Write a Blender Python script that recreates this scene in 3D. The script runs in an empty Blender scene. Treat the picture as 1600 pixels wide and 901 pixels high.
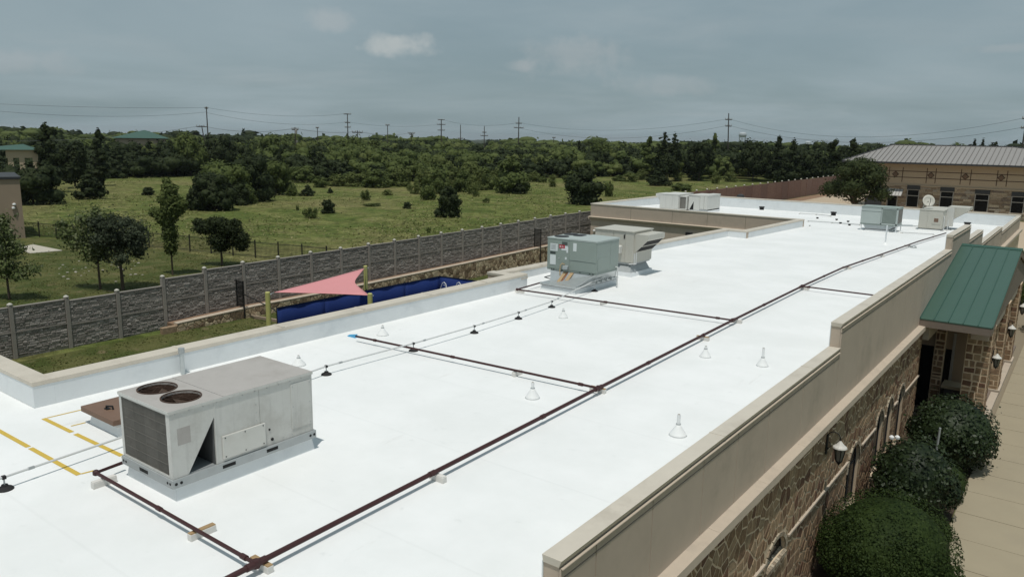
import bpy, math, random
import numpy as np
from mathutils import Vector, Matrix

# ------------------------------------------------------------------ camera, world, sun, exposure
S = bpy.context.scene
COL = S.collection
F_PX, YAW, PITCH, ROLL, HC = 1208.65, -0.642777, 0.1945695, 0.01726926, 6.0
_f = np.array([math.sin(YAW)*math.cos(PITCH), math.cos(YAW)*math.cos(PITCH), -math.sin(PITCH)])
_r = np.cross(_f, [0, 0, 1]); _r /= np.linalg.norm(_r); _u = np.cross(_r, _f)
_r2 = math.cos(ROLL)*_r + math.sin(ROLL)*_u; _u2 = -math.sin(ROLL)*_r + math.cos(ROLL)*_u
VIEW = np.array([_r2, _u2, _f])
cam_d = bpy.data.cameras.new('camera'); cam = bpy.data.objects.new('camera', cam_d); COL.objects.link(cam)
cam_d.sensor_width = 36.0; cam_d.lens = F_PX/1600*36.0
cam_d.clip_start = 0.2; cam_d.clip_end = 20000
cam.matrix_world = Matrix([[_r2[0], _u2[0], -_f[0], 0], [_r2[1], _u2[1], -_f[1], 0], [_r2[2], _u2[2], -_f[2], HC], [0, 0, 0, 1]])
S.camera = cam
S.view_settings.view_transform = 'Standard'; S.view_settings.look = 'None'
S.view_settings.exposure = 0.0; S.view_settings.gamma = 1.0; S.view_settings.use_curve_mapping = False
S.cycles.max_bounces = 6; S.cycles.diffuse_bounces = 3; S.cycles.use_denoising = True

SUN_EL, SUN_AZ = math.radians(73), math.radians(150)      # azimuth clockwise from +Y
w = bpy.data.worlds.new('World'); S.world = w; w.use_nodes = True
def build_world():
    nt = w.node_tree; N = nt.nodes; L = nt.links; N.clear()
    out = N.new('ShaderNodeOutputWorld'); bg = N.new('ShaderNodeBackground'); L.new(bg.outputs[0], out.inputs[0])
    sky = N.new('ShaderNodeTexSky'); sky.sky_type = 'NISHITA'; sky.sun_disc = False
    sky.sun_elevation = SUN_EL; sky.sun_rotation = SUN_AZ; sky.air_density = 1.0; sky.dust_density = 1.5; sky.ozone_density = 1.2
    bg.inputs[1].default_value = 0.06
    tc = N.new('ShaderNodeTexCoord')
    sep = N.new('ShaderNodeSeparateXYZ'); L.new(tc.outputs['Generated'], sep.inputs[0])
    def math_(op, a, b=None):
        n = N.new('ShaderNodeMath'); n.operation = op
        for i, v in enumerate((a, b)):
            if v is None: continue
            if isinstance(v, (int, float)): n.inputs[i].default_value = v
            else: L.new(v, n.inputs[i])
        return n.outputs[0]
    zc = math_('ADD', math_('MAXIMUM', sep.outputs[2], 0.0), 0.10)
    comb = N.new('ShaderNodeCombineXYZ')
    L.new(math_('DIVIDE', sep.outputs[0], zc), comb.inputs[0]); L.new(math_('DIVIDE', sep.outputs[1], zc), comb.inputs[1])
    def noise(vec, scale, det, rough, dist=0.0):
        n = N.new('ShaderNodeTexNoise'); n.inputs['Scale'].default_value = scale; n.inputs['Detail'].default_value = det
        n.inputs['Roughness'].default_value = rough; n.inputs['Distortion'].default_value = dist; L.new(vec, n.inputs['Vector']); return n.outputs[0]
    def ramp(v, a, b):
        n = N.new('ShaderNodeMapRange'); n.interpolation_type = 'SMOOTHSTEP'
        n.inputs[1].default_value = a; n.inputs[2].default_value = b; L.new(v, n.inputs[0]); return n.outputs[0]
    def mix(f, a, b):
        n = N.new('ShaderNodeMix'); n.data_type = 'RGBA'
        if isinstance(f, float): n.inputs[0].default_value = f
        else: L.new(f, n.inputs[0])
        for i, v in ((6, a), (7, b)):
            if isinstance(v, tuple): n.inputs[i].default_value = v
            else: L.new(v, n.inputs[i])
        return n.outputs[2]
    # a veil of thin grey-blue cloud everywhere, thicker and thinner in large soft patches
    veil = ramp(noise(comb.outputs[0], 0.34, 5, 0.55, 0.4), 0.33, 0.72)
    veil2 = ramp(noise(comb.outputs[0], 0.9, 6, 0.6, 0.3), 0.45, 0.85)
    base = mix(0.78, sky.outputs[0], (4.1, 5.5, 6.05, 1))
    c1 = mix(math_('MULTIPLY', veil, 0.62), base, (5.9, 7.2, 7.8, 1))
    c2 = mix(math_('MULTIPLY', veil2, 0.35), c1, (6.6, 7.35, 7.65, 1))
    # a few small cumulus puffs, each at its own direction in the sky
    cur = c2
    def puff(px, py, wx, wy, strength, col):
        nonlocal cur
        d = VIEW.T @ np.array([(px-800)/F_PX, -(py-450.5)/F_PX, 1.0]); d /= np.linalg.norm(d)
        rgt = np.cross(d, [0, 0, 1]); rgt /= np.linalg.norm(rgt); up = np.cross(rgt, d)
        def dot(v):
            n = N.new('ShaderNodeVectorMath'); n.operation = 'DOT_PRODUCT'; L.new(tc.outputs['Generated'], n.inputs[0]); n.inputs[1].default_value = tuple(v); return n.outputs['Value']
        a = math_('DIVIDE', dot(rgt), wx/F_PX); b = math_('DIVIDE', dot(up), wy/F_PX)
        b = math_('SUBTRACT', b, math_('MULTIPLY', ramp(b, 0.2, -0.9), -0.5))
        r = math_('SQRT', math_('ADD', math_('MULTIPLY', a, a), math_('MULTIPLY', b, b)))
        nz = noise(tc.outputs['Generated'], 28, 6, 0.62)
        v = math_('ADD', r, math_('MULTIPLY', math_('SUBTRACT', nz, 0.5), 2.3))
        front = ramp(dot(d), 0.5, 0.6)
        fac = math_('MULTIPLY', math_('MULTIPLY', ramp(v, 1.15, 0.15), front), strength)
        cur = mix(fac, cur, col)
    puff(617, 66, 58, 15, 0.6, (8.8, 9.2, 9.0, 1)); puff(512, 27, 36, 15, 0.35, (7.6, 8.0, 8.1, 1))
    puff(905, 82, 95, 26, 0.35, (7.2, 7.6, 7.7, 1)); puff(45, 92, 60, 16, 0.3, (6.9, 7.3, 7.5, 1)); puff(1040, 130, 75, 14, 0.25, (7.0, 7.4, 7.5, 1))
    puff(815, 100, 30, 8, 0.3, (7.4, 7.7, 7.8, 1)); puff(1570, 74, 60, 6, 0.25, (7.2, 7.5, 7.6, 1))
    L.new(cur, bg.inputs[0])
build_world()
sd = bpy.data.lights.new('sun', 'SUN'); sd.energy = 2.6; sd.angle = math.radians(0.55); sd.color = (1.0, 0.965, 0.91)
sun = bpy.data.objects.new('sun', sd); COL.objects.link(sun)
_sd = Vector((math.sin(SUN_AZ)*math.cos(SUN_EL), math.cos(SUN_AZ)*math.cos(SUN_EL), math.sin(SUN_EL)))
sun.rotation_euler = _sd.to_track_quat('Z', 'Y').to_euler(); sun.location = (0, 0, 60)

# ------------------------------------------------------------------ survey helpers (photo pixel -> place in the world)
def ray(x, y): return VIEW.T @ np.array([(x-800)/F_PX, -(y-450.5)/F_PX, 1.0])
def at(x, y, z):
    d = ray(x, y); t = (z-HC)/d[2]; return np.array([t*d[0], t*d[1], z])
def onx(x, y, X):
    d = ray(x, y); t = X/d[0]; return np.array([X, t*d[1], HC+t*d[2]])
def ony(x, y, Y):
    d = ray(x, y); t = Y/d[1]; return np.array([t*d[0], Y, HC+t*d[2]])
def high(x, y, b):
    d = ray(x, y); t = (d[0]*b[0]+d[1]*b[1])/(d[0]**2+d[1]**2); return HC+t*d[2]
def far(x, dist, y=230):
    d = ray(x, y); k = dist/math.hypot(d[0], d[1]); return d[0]*k, d[1]*k
def roof_z(Y): return -0.02*max(0.0, Y-33.0)
def at_roof(x, y, dz=0.0):
    z = 0.0
    for _ in range(40):
        p = at(x, y, z+dz); z = roof_z(p[1])
    return np.array([p[0], p[1], z])
GL, GR = -4.5, -5.5                                   # lawn level west of the building, walk level east of it

# ------------------------------------------------------------------ mesh helpers
class MB:
    def __init__(s): s.v = []; s.f = []
    def add(s, vs, fs):
        n = len(s.v); s.v.extend([tuple(map(float, p)) for p in vs]); s.f.extend([tuple(i+n for i in f) for f in fs]); return s
    def box(s, x0, x1, y0, y1, z0, z1):
        s.add([(x0, y0, z0), (x1, y0, z0), (x1, y1, z0), (x0, y1, z0), (x0, y0, z1), (x1, y0, z1), (x1, y1, z1), (x0, y1, z1)],
              [(0, 3, 2, 1), (4, 5, 6, 7), (0, 1, 5, 4), (1, 2, 6, 5), (2, 3, 7, 6), (3, 0, 4, 7)]); return s
    def hexa(s, bottom, top):
        s.add(list(bottom)+list(top), [(0, 3, 2, 1), (4, 5, 6, 7), (0, 1, 5, 4), (1, 2, 6, 5), (2, 3, 7, 6), (3, 0, 4, 7)]); return s
    def prism(s, poly, d):                            # planar polygon pushed along vector d
        n = len(poly); p2 = [tuple(np.array(p)+np.array(d)) for p in poly]
        s.add(list(poly)+p2, [tuple(range(n-1, -1, -1)), tuple(range(n, 2*n))]+[(i, (i+1) % n, n+(i+1) % n, n+i) for i in range(n)]); return s
    def tube(s, path, r, n=8, caps=True):
        path = [Vector(p) for p in path]; rs = r if isinstance(r, (list, tuple)) else [r]*len(path)
        rings = []; prev = None
        for i, p in enumerate(path):
            a = path[min(i+1, len(path)-1)]-path[max(i-1, 0)]
            a.normalize()
            if prev is None:
                ref = Vector((0, 0, 1)) if abs(a.z) < .95 else Vector((1, 0, 0)); u = a.cross(ref).normalized()
            else:
                u = (prev-a*prev.dot(a)).normalized()
            prev = u; v = a.cross(u)
            rings.append([p+(u*math.cos(2*math.pi*k/n)+v*math.sin(2*math.pi*k/n))*rs[i] for k in range(n)])
        vs = [q for ring in rings for q in ring]; fs = []
        for i in range(len(path)-1):
            for k in range(n): fs.append((i*n+k, i*n+(k+1) % n, (i+1)*n+(k+1) % n, (i+1)*n+k))
        if caps: fs.append(tuple(range(n-1, -1, -1))); fs.append(tuple((len(path)-1)*n+k for k in range(n)))
        s.add(vs, fs); return s
    def lathe(s, c, prof, n=14):                      # prof: (radius, z)
        vs = []; fs = []
        for r, z in prof:
            for k in range(n): vs.append((c[0]+r*math.cos(2*math.pi*k/n), c[1]+r*math.sin(2*math.pi*k/n), c[2]+z))
        for i in range(len(prof)-1):
            for k in range(n): fs.append((i*n+k, i*n+(k+1) % n, (i+1)*n+(k+1) % n, (i+1)*n+k))
        fs.append(tuple(range(n-1, -1, -1))); fs.append(tuple((len(prof)-1)*n+k for k in range(n)))
        s.add(vs, fs); return s
ORG = {}
def mesh_from(name, v, f, o=(0, 0, 0)):
    me = bpy.data.meshes.new(name); me.from_pydata([(p[0]-o[0], p[1]-o[1], p[2]-o[2]) for p in v], [], f); me.update(); return me
def tag(o, label=None, cat=None, group=None, kind=None):
    for k, x in (('label', label), ('category', cat), ('group', group), ('kind', kind)):
        if x: o[k] = x
    return o
def thing(name, loc, label, cat, group=None):
    o = bpy.data.objects.new(name, None); COL.objects.link(o); o.location = tuple(map(float, loc)); ORG[o.name] = tuple(map(float, loc)); o.empty_display_size = .2
    return tag(o, label, cat, group)
def part(name, mb, mat, parent=None, bevel=0, smooth=False):
    o0 = ORG.get(parent.name, (0, 0, 0)) if parent else (0, 0, 0)
    me = mesh_from(name, mb.v, mb.f, o0)
    if mat: me.materials.append(mat)
    if smooth: me.polygons.foreach_set('use_smooth', [True]*len(me.polygons))
    o = bpy.data.objects.new(name, me); COL.objects.link(o)
    if parent: o.parent = parent
    ORG[o.name] = o0 if parent else (0, 0, 0)
    if bevel:
        m = o.modifiers.new('bevel', 'BEVEL'); m.width = bevel; m.segments = 2; m.limit_method = 'ANGLE'
    return o
def shared(name, me, parent, loc=(0, 0, 0), rz=0.0, scale=None):
    o = bpy.data.objects.new(name, me); COL.objects.link(o); o.parent = parent; o.location = tuple(map(float, loc)); o.rotation_euler = (0, 0, rz)
    if scale: o.scale = scale
    ORG[o.name] = ORG.get(parent.name, (0, 0, 0)) if parent else (0, 0, 0); return o
def copy_tree(o, parent=None, loc=None):
    c = o.copy(); COL.objects.link(c); c.parent = parent
    if loc is not None: c.location = tuple(map(float, loc))
    for ch in o.children: copy_tree(ch, c)
    return c
def array_mesh(name, V, Fc, k, mats, midx=None, smooth=None):
    me = bpy.data.meshes.new(name); V = np.asarray(V, np.float32); Fc = np.asarray(Fc, np.int32)
    me.vertices.add(len(V)); me.vertices.foreach_set('co', V.ravel())
    me.loops.add(Fc.size); me.loops.foreach_set('vertex_index', Fc.ravel())
    me.polygons.add(len(Fc)); me.polygons.foreach_set('loop_start', np.arange(0, Fc.size, k, dtype=np.int32))
    for m in mats: me.materials.append(m)
    if midx is not None: me.polygons.foreach_set('material_index', np.asarray(midx, np.int32))
    me.update(calc_edges=True); return me

# ------------------------------------------------------------------ materials
class NT:
    def __init__(s, name):
        s.m = bpy.data.materials.new(name); s.m.use_nodes = True; s.t = s.m.node_tree; s.N = s.t.nodes; s.L = s.t.links
        s.b = s.N['Principled BSDF']; s.geo = s.N.new('ShaderNodeNewGeometry'); s.pos = s.geo.outputs['Position']
    def val(s, sock, v):
        if isinstance(v, (int, float)): sock.default_value = v
        elif isinstance(v, tuple): sock.default_value = v if len(v) == 4 or sock.type == 'VECTOR' else (*v, 1)
        else: s.L.new(v, sock)
    def map(s, scale=(1, 1, 1), rot=(0, 0, 0), vec=None):
        n = s.N.new('ShaderNodeMapping'); n.inputs['Scale'].default_value = scale; n.inputs['Rotation'].default_value = rot; s.L.new(vec or s.pos, n.inputs[0]); return n.outputs[0]
    def noise(s, scale, det=4, rough=.55, vec=None, dist=0):
        n = s.N.new('ShaderNodeTexNoise'); n.inputs['Scale'].default_value = scale; n.inputs['Detail'].default_value = det
        n.inputs['Roughness'].default_value = rough; n.inputs['Distortion'].default_value = dist; s.L.new(vec or s.pos, n.inputs['Vector']); return n.outputs[0]
    def ramp(s, v, a, b, c=0., d=1.):
        n = s.N.new('ShaderNodeMapRange'); n.interpolation_type = 'SMOOTHSTEP'; s.L.new(v, n.inputs[0])
        for i, x in enumerate((a, b, c, d)): n.inputs[i+1].default_value = x
        return n.outputs[0]
    def mix(s, f, a, b, mode='MIX'):
        n = s.N.new('ShaderNodeMix'); n.data_type = 'RGBA'; n.blend_type = mode; s.val(n.inputs[0], f); s.val(n.inputs[6], a); s.val(n.inputs[7], b); return n.outputs[2]
    def math(s, op, a, b=0.):
        n = s.N.new('ShaderNodeMath'); n.operation = op; s.val(n.inputs[0], a); s.val(n.inputs[1], b); return n.outputs[0]
    def scale(s, col, k):                              # colour times a factor socket
        n = s.N.new('ShaderNodeVectorMath'); n.operation = 'SCALE'; s.val(n.inputs[0], col); s.val(n.inputs['Scale'], k); return n.outputs[0]
    def bump(s, h, st, dist=.02):
        n = s.N.new('ShaderNodeBump'); n.inputs['Strength'].default_value = st; n.inputs['Distance'].default_value = dist; s.L.new(h, n.inputs['Height']); s.L.new(n.outputs[0], s.b.inputs['Normal'])
    def fin(s, col, rough=.8, metal=0., spec=.3):
        s.val(s.b.inputs['Base Color'], col); s.val(s.b.inputs['Roughness'], rough); s.b.inputs['Metallic'].default_value = metal; s.b.inputs['Specular IOR Level'].default_value = spec; return s.m
def plain(name, col, rough=.7, var=.12, sc=6., metal=0., spec=.3, bump=0., bsc=60., dirt=None, dirt_amt=.0, streak=0.):
    t = NT(name); n = t.noise(sc, 5, .6); c = t.mix(n, tuple(x*(1-var) for x in col), tuple(min(1, x*(1+var)) for x in col))
    if dirt is not None: c = t.mix(t.math('MULTIPLY', t.ramp(t.noise(sc*.35, 6, .7), .48, .72), dirt_amt), c, dirt)
    if streak: c = t.mix(t.math('MULTIPLY', t.ramp(t.noise(1., 4, .6, t.map((9, 9, .7))), .5, .75), streak), c, tuple(x*.6 for x in col))
    if bump: t.bump(t.noise(bsc, 4, .6), bump)
    return t.fin(c, rough, metal, spec)
def rand(t):                                           # one random number per piece, whether an object or an island
    oi = t.N.new('ShaderNodeObjectInfo'); return t.math('FRACT', t.math('ADD', oi.outputs['Random'], t.geo.outputs['Random Per Island']))
def stone_mat(name, cols, rough=.85):
    t = NT(name); r = rand(t); cr = t.N.new('ShaderNodeValToRGB'); cr.color_ramp.interpolation = 'CONSTANT'; e = cr.color_ramp.elements
    for i, c in enumerate(cols):
        el = e[0] if i == 0 else (e[1] if i == 1 else e.new(i/len(cols)))
        el.position = i/len(cols); el.color = (*c, 1)
    t.L.new(r, cr.inputs[0]); n = t.noise(7, 6, .65); c = t.scale(cr.outputs[0], t.ramp(n, .2, .8, .62, 1.35))
    t.bump(t.noise(22, 5, .6), .5, .03); return t.fin(c, rough, 0, .2)
def leaf_mat(name, dark, light, trans=.25, rough=.6, spec=.08, patch=None, patch_sc=.8):
    t = NT(name); r = rand(t); c = t.mix(r, dark, light)
    c = t.mix(t.math('MULTIPLY', t.ramp(t.noise(1.1, 3, .6), .35, .7), .35), c, tuple(x*1.5 for x in light))
    if patch: c = t.mix(t.ramp(t.noise(patch_sc, 4, .6), .52, .62), c, patch)
    m = t.fin(c, rough, 0, spec)
    tr = t.N.new('ShaderNodeBsdfTranslucent'); t.L.new(c, tr.inputs[0]); mx = t.N.new('ShaderNodeMixShader'); mx.inputs[0].default_value = trans
    t.L.new(t.b.outputs[0], mx.inputs[1]); t.L.new(tr.outputs[0], mx.inputs[2]); t.L.new(mx.outputs[0], t.N['Material Output'].inputs[0]); return m

def membrane_mat():
    t = NT('white roof coating')
    a = t.noise(.35, 6, .65); b = t.noise(2.6, 6, .7); c = t.mix(t.ramp(a, .3, .72), (.78, .79, .775), (.86, .865, .855))
    c = t.mix(t.math('MULTIPLY', t.ramp(b, .60, .74), .55), c, (.66, .675, .66))
    scuff = t.ramp(t.noise(1.3, 7, .75, t.map((1, .18, 1))), .63, .76)
    c = t.mix(t.math('MULTIPLY', scuff, .6), c, (.60, .59, .56))
    # faint seams of the rolled sheets under the coating, 3.05 m apart across the roof
    sx = t.N.new('ShaderNodeSeparateXYZ'); t.L.new(t.pos, sx.inputs[0])
    fr = t.math('ABSOLUTE', t.math('SUBTRACT', t.math('FRACT', t.math('DIVIDE', sx.outputs[1], 3.05)), .5))
    c = t.mix(t.math('MULTIPLY', t.ramp(fr, .012, .004), .10), c, (.55, .56, .55))
    t.bump(t.noise(5, 6, .7), .12, .03); return t.fin(c, .6, 0, .25)
def field_mat():
    t = NT('field grass'); big = t.noise(.045, 5, .6); mid = t.noise(.22, 6, .65, None, .6); clump = t.noise(1.0, 5, .7, None, .4); fine = t.noise(2.6, 5, .7); vf = t.noise(9., 4, .7)
    g = t.mix(t.ramp(mid, .35, .65), (.092, .122, .033), (.155, .168, .052))
    g = t.mix(t.math('MULTIPLY', t.ramp(big, .45, .62), .60), g, (.215, .185, .085))
    g = t.mix(t.math('MULTIPLY', t.ramp(t.math('ADD', t.math('MULTIPLY', mid, .5), t.math('MULTIPLY', fine, .5)), .50, .64), .55), g, (.25, .22, .115))
    g = t.scale(g, t.ramp(clump, .30, .70, .58, 1.38)); g = t.scale(g, t.ramp(vf, .3, .75, .78, 1.2))
    t.bump(fine, .9, .25); return t.fin(g, .95, 0, .05)
def lawn_mat():
    t = NT('lawn grass'); a = t.noise(.5, 6, .65); b = t.noise(14, 4, .7); g = t.mix(t.ramp(a, .38, .62), (.062, .080, .022), (.115, .115, .042))
    g = t.mix(t.math('MULTIPLY', t.ramp(t.noise(.9, 5, .6), .58, .70), .8), g, (.19, .15, .085))
    g = t.scale(g, t.ramp(b, .2, .8, .55, 1.4)); t.bump(b, .8, .06); return t.fin(g, .95, 0, .1)
MAT = dict(
    membrane=membrane_mat(), field=field_mat(), lawn=lawn_mat(),
    flashing=plain('white flashing', (.72, .745, .75), .55, .06, 3, dirt=(.5, .53, .55), dirt_amt=.35),
    coping=plain('coping metal', (.58, .525, .44), .5, .10, 2.5, spec=.4, dirt=(.42, .37, .30), dirt_amt=.55),
    coping_dark=plain('coping reveal', (.22, .19, .14), .6, .08, 4),
    stucco=plain('beige stucco', (.52, .43, .345), .92, .10, 1.3, bump=.25, bsc=90, dirt=(.32, .27, .21), dirt_amt=.5),
    stucco_far=plain('tan stucco', (.46, .365, .26), .92, .06, .5, bump=.2),
    ledge=plain('cast ledge', (.50, .42, .33), .85, .08, 4, bump=.15, dirt=(.36, .31, .25), dirt_amt=.4),
    mortar=plain('mortar', (.66, .52, .365), .95, .18, 9, bump=.5, bsc=50),
    stone=stone_mat('brown field stone', [(.26, .172, .106), (.31, .212, .13), (.205, .13, .08), (.355, .25, .155), (.27, .182, .115), (.165, .093, .06), (.32, .235, .15), (.24, .155, .092)]),
    ledgestone=stone_mat('ledge stone', [(.40, .32, .23), (.28, .21, .15), (.50, .41, .30), (.21, .16, .125), (.36, .31, .25), (.31, .24, .17)]),
    creek=stone_mat('creek stone', [(.46, .35, .23), (.32, .23, .15), (.58, .47, .32), (.20, .14, .09), (.52, .41, .28)]),
    voussoir=stone_mat('sill brick', [(.36, .30, .22), (.28, .22, .155), (.42, .36, .27)]),
    precast=plain('precast grey', (.30, .272, .24), .9, .12, 3, bump=.3),
    caststone=stone_mat('cast stone face', [(.24, .218, .195), (.30, .272, .245), (.20, .18, .162), (.35, .32, .29), (.265, .24, .215)]),
    postcap=plain('post cap', (.50, .48, .42), .8, .06, 6),
    redfence=stone_mat('red brown panel', [(.20, .125, .10), (.22, .14, .11), (.18, .115, .095), (.21, .135, .11)]),
    rtu=plain('weathered white enamel', (.58, .575, .54), .5, .07, 2.2, spec=.4, dirt=(.33, .31, .27), dirt_amt=.45, streak=.35),
    rtu_top=plain('dusty enamel top', (.42, .395, .37), .6, .10, 3.2, spec=.3, dirt=(.30, .275, .245), dirt_amt=.5),
    panel=plain('access panel enamel', (.60, .59, .545), .5, .06, 3, spec=.4, dirt=(.40, .37, .31), dirt_amt=.3),
    galv=plain('galvanised steel', (.50, .53, .53), .38, .12, 7, metal=.55, spec=.5),
    galv_dull=plain('dull galvanised steel', (.40, .42, .42), .5, .15, 5, metal=.35),
    bay=plain('sheet metal darkened as shade', (.085, .088, .088), .6, .2),
    lampglass=plain('seedy lamp glass', (.17, .16, .14), .25, .1, spec=.5),
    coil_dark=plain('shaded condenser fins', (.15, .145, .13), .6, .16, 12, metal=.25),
    dark=plain('dark opening', (.018, .018, .018), .8, .1), black=plain('black rubber', (.022, .021, .021), .75, .15),
    iron=plain('black iron', (.016, .016, .016), .5, .1), coil=plain('condenser fins', (.20, .19, .17), .6, .16, 12, metal=.25, dirt=(.13, .12, .105), dirt_amt=.6),
    rust=plain('rusty fan', (.075, .045, .032), .8, .3, 9), fan=plain('fan blade', (.13, .095, .075), .55, .2, 9, metal=.3),
    gas=plain('oxide red pipe paint', (.052, .019, .019), .55, .22, 5, spec=.35), wood=plain('sawn timber', (.36, .245, .13), .8, .2, 9),
    coated=plain('coated timber', (.68, .66, .62), .65, .08, 6), conduit=plain('painted conduit', (.60, .61, .60), .5, .06), cone=plain('coated vent boot', (.83, .835, .82), .6, .04, 5),
    greenunit=plain('grey green enamel', (.265, .315, .285), .45, .05, 2, spec=.45, dirt=(.22, .26, .235), dirt_amt=.3),
    greentop=plain('pale green enamel', (.40, .45, .43), .5, .05, 2, spec=.4), beigeunit=plain('beige enamel', (.50, .485, .425), .5, .05, 2, spec=.4, streak=.2),
    whiteunit=plain('old white enamel', (.60, .595, .555), .5, .05, 1, spec=.4, streak=.25),
    sticker=plain('paper label', (.66, .70, .70), .6, .04), redlabel=plain('red label', (.42, .028, .045), .5, .04), print=plain('dark print', (.05, .06, .06), .6, .05),
    hose=plain('tan hose', (.45, .34, .20), .6, .1), cardboard=plain('cardboard', (.42, .30, .17), .85, .1), orange=plain('orange strip', (.55, .17, .05), .6, .1),
    hatch=plain('brown hatch lid', (.185, .115, .080), .6, .12, 3), yellow=plain('yellow line paint', (.60, .42, .075), .7, .12, 9), blue=plain('blue tape', (.09, .37, .62), .6, .1),
    greenroof=plain('green standing seam', (.050, .104, .078), .42, .08, .9, spec=.45), greenseam=plain('green seam', (.040, .10, .078), .42, .06), fascia=plain('brown fascia', (.205, .165, .135), .7, .06),
    greyroof=plain('grey standing seam', (.29, .275, .26), .5, .06, .3, spec=.4), greyseam=plain('grey seam', (.16, .15, .14), .5, .05), trimdark=plain('dark trim', (.045, .047, .05), .6, .08),
    joint=plain('brown reveal', (.10, .065, .045), .8, .1), diamond=plain('brown tile', (.19, .125, .085), .7, .1), frame=plain('aluminium frame', (.36, .35, .33), .45, .05, metal=.4),
    walk=plain('concrete walk', (.345, .295, .205), .9, .08, .8, bump=.15, dirt=(.31, .265, .19), dirt_amt=.6), slab=plain('concrete slab', (.47, .43, .36), .9, .06), walkjoint=plain('walk joint', (.24, .20, .14), .95, .1),
    mulch=plain('mulch', (.07, .05, .035), .95, .4, 12, bump=.8), drive=plain('tan concrete', (.47, .375, .27), .9, .06, .2), dirt=plain('bare dirt', (.26, .165, .105), .95, .2, .9, bump=.5),
    bluecloth=plain('blue screen cloth', (.010, .030, .145), .85, .12, 1.2), sail=plain('coral sail cloth', (.66, .28, .285), .75, .05, 2), polepaint=plain('lime post paint', (.50, .48, .17), .6, .08), bark=plain('bark', (.10, .075, .055), .95, .25, 9, bump=.7),
    polewood=plain('utility pole wood', (.065, .055, .045), .9, .15), polepale=plain('weathered pole', (.33, .31, .28), .9, .1), wire=plain('power wire', (.10, .11, .115), .6, .05), white=plain('white paint', (.80, .80, .78), .5, .04), tank=plain('tank white', (.44, .48, .50), .5, .03),
    lampcap=plain('lamp cap', (.60, .58, .53), .5, .06), tanwall=plain('tan block wall', (.31, .24, .175), .92, .08, 1), redbarrier=plain('red plastic', (.45, .05, .035), .6, .1), rock=plain('pale rock', (.36, .33, .28), .9, .15, 5),
    hill=plain('far woodland', (.040, .052, .030), .95, .25, .03))
_g = NT('dark window glass'); MAT['glass'] = _g.fin((.006, .0065, .007), .2, 0, .12)
MAT.update(
    leaf_mid=leaf_mat('leaves mid green', (.050, .070, .021), (.110, .135, .042)), leaf_dark=leaf_mat('leaves dark evergreen', (.015, .023, .009), (.036, .047, .018), .15),
    leaf_light=leaf_mat('leaves light green', (.082, .106, .030), (.155, .178, .062), .35), leaf_grey=leaf_mat('leaves grey green', (.034, .045, .027), (.070, .084, .050), .25),
    leaf_oak=leaf_mat('leaves live oak', (.024, .035, .013), (.056, .070, .026), .2), leaf_holly=leaf_mat('leaves glossy holly', (.012, .021, .009), (.030, .046, .016), .12, .48, .22), leaf_box=leaf_mat('leaves clipped box', (.016, .031, .009), (.042, .062, .017), .2),
    leaf_silver=leaf_mat('leaves pale undersides', (.06, .088, .026), (.155, .185, .075), .35, patch=(.24, .26, .15), patch_sc=3.), weed=leaf_mat('field weeds', (.085, .10, .032), (.29, .265, .13), .25, .9, .1), blade=leaf_mat('field grass blades', (.065, .09, .024), (.165, .18, .058), .25, .9, .1), lawnblade=leaf_mat('lawn blades', (.07, .085, .022), (.12, .118, .044), .3, .9, .1))

# ------------------------------------------------------------------ ground, field, walks
rng = np.random.default_rng(11); random.seed(5)
def ground_z(x, y):
    base = GL if x < -20 else (GR if x > -6 else GL+(GR-GL)*(x+20)/14)
    if -37 < x < -17 and 30 < y < 64: base = -5.6
    if y > 85: base = base+(GL-base)*min(1, (y-85)/25)
    d = math.hypot(x, y)
    if d > 430: base -= min(26.0, (d-430)*0.022)
    if d > 2500: base -= (d-2500)*0.013
    return base
def terrain():
    xs = sorted(set([-9000, -6000, -4000, -2500, -1700, -1200, -900, -700, -550, -440, -360, -300, -250, -210, -180, -150, -130, -110]+list(range(-100, -40, 6))+[-40, -36, -32, -28, -24, -20, -17, -14, -11, -8, -6, -4, -2, 0, 2, 4, 8, 14, 24, 40, 70, 120, 200, 330, 500, 800, 1300, 2200, 4000, 9000]))
    ys = sorted(set([-6000, -2000, -600, -200, -80, -40, -20, -10]+list(range(0, 130, 6))+[140, 152, 166, 182, 200, 225, 255, 290, 330, 380, 440, 520, 620, 760, 950, 1200, 1600, 2200, 3200, 5000, 9000, 14000]))
    V = [(x, y, ground_z(x, y)) for y in ys for x in xs]; n = len(xs)
    Fc = [(j*n+i, j*n+i+1, (j+1)*n+i+1, (j+1)*n+i) for j in range(len(ys)-1) for i in range(n-1)]
    mb = MB(); mb.add(V, Fc); o = part('field', mb, MAT['field'], smooth=True); o['kind'] = 'structure'
terrain()
def sheet(name, poly, z, mat):
    mb = MB(); mb.add([(x, y, z) for x, y in poly], [tuple(range(len(poly)))]); o = part(name, mb, mat); o['kind'] = 'structure'; return o
def lawn_z(y): return GL-.42*min(1, max(0, (y-33)/7))
def inner_lawn():
    ys_ = [-20, 0, 10, 20, 30, 33, 35, 37, 40, 44, 50, 56, 62]; mb = MB(); mb.add([(x, y, lawn_z(y)+.012) for y in ys_ for x in (-38.25, -30, -18)], [(j*3+i, j*3+i+1, (j+1)*3+i+1, (j+1)*3+i) for j in range(len(ys_)-1) for i in range(2)]); part('lawn', mb, MAT['lawn'])['kind'] = 'structure'
inner_lawn()
sheet('yard_lawn', [(-95, -30), (-39.2, -30), (-39.2, 39), (-66, 36), (-95, 29)], GL+.012, MAT['lawn'])
sheet('mulch_bed', [(-4.85, 2), (-2.32, 2), (-2.32, 34.2), (-4.85, 34.2)], GR+.02, MAT['mulch'])
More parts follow.
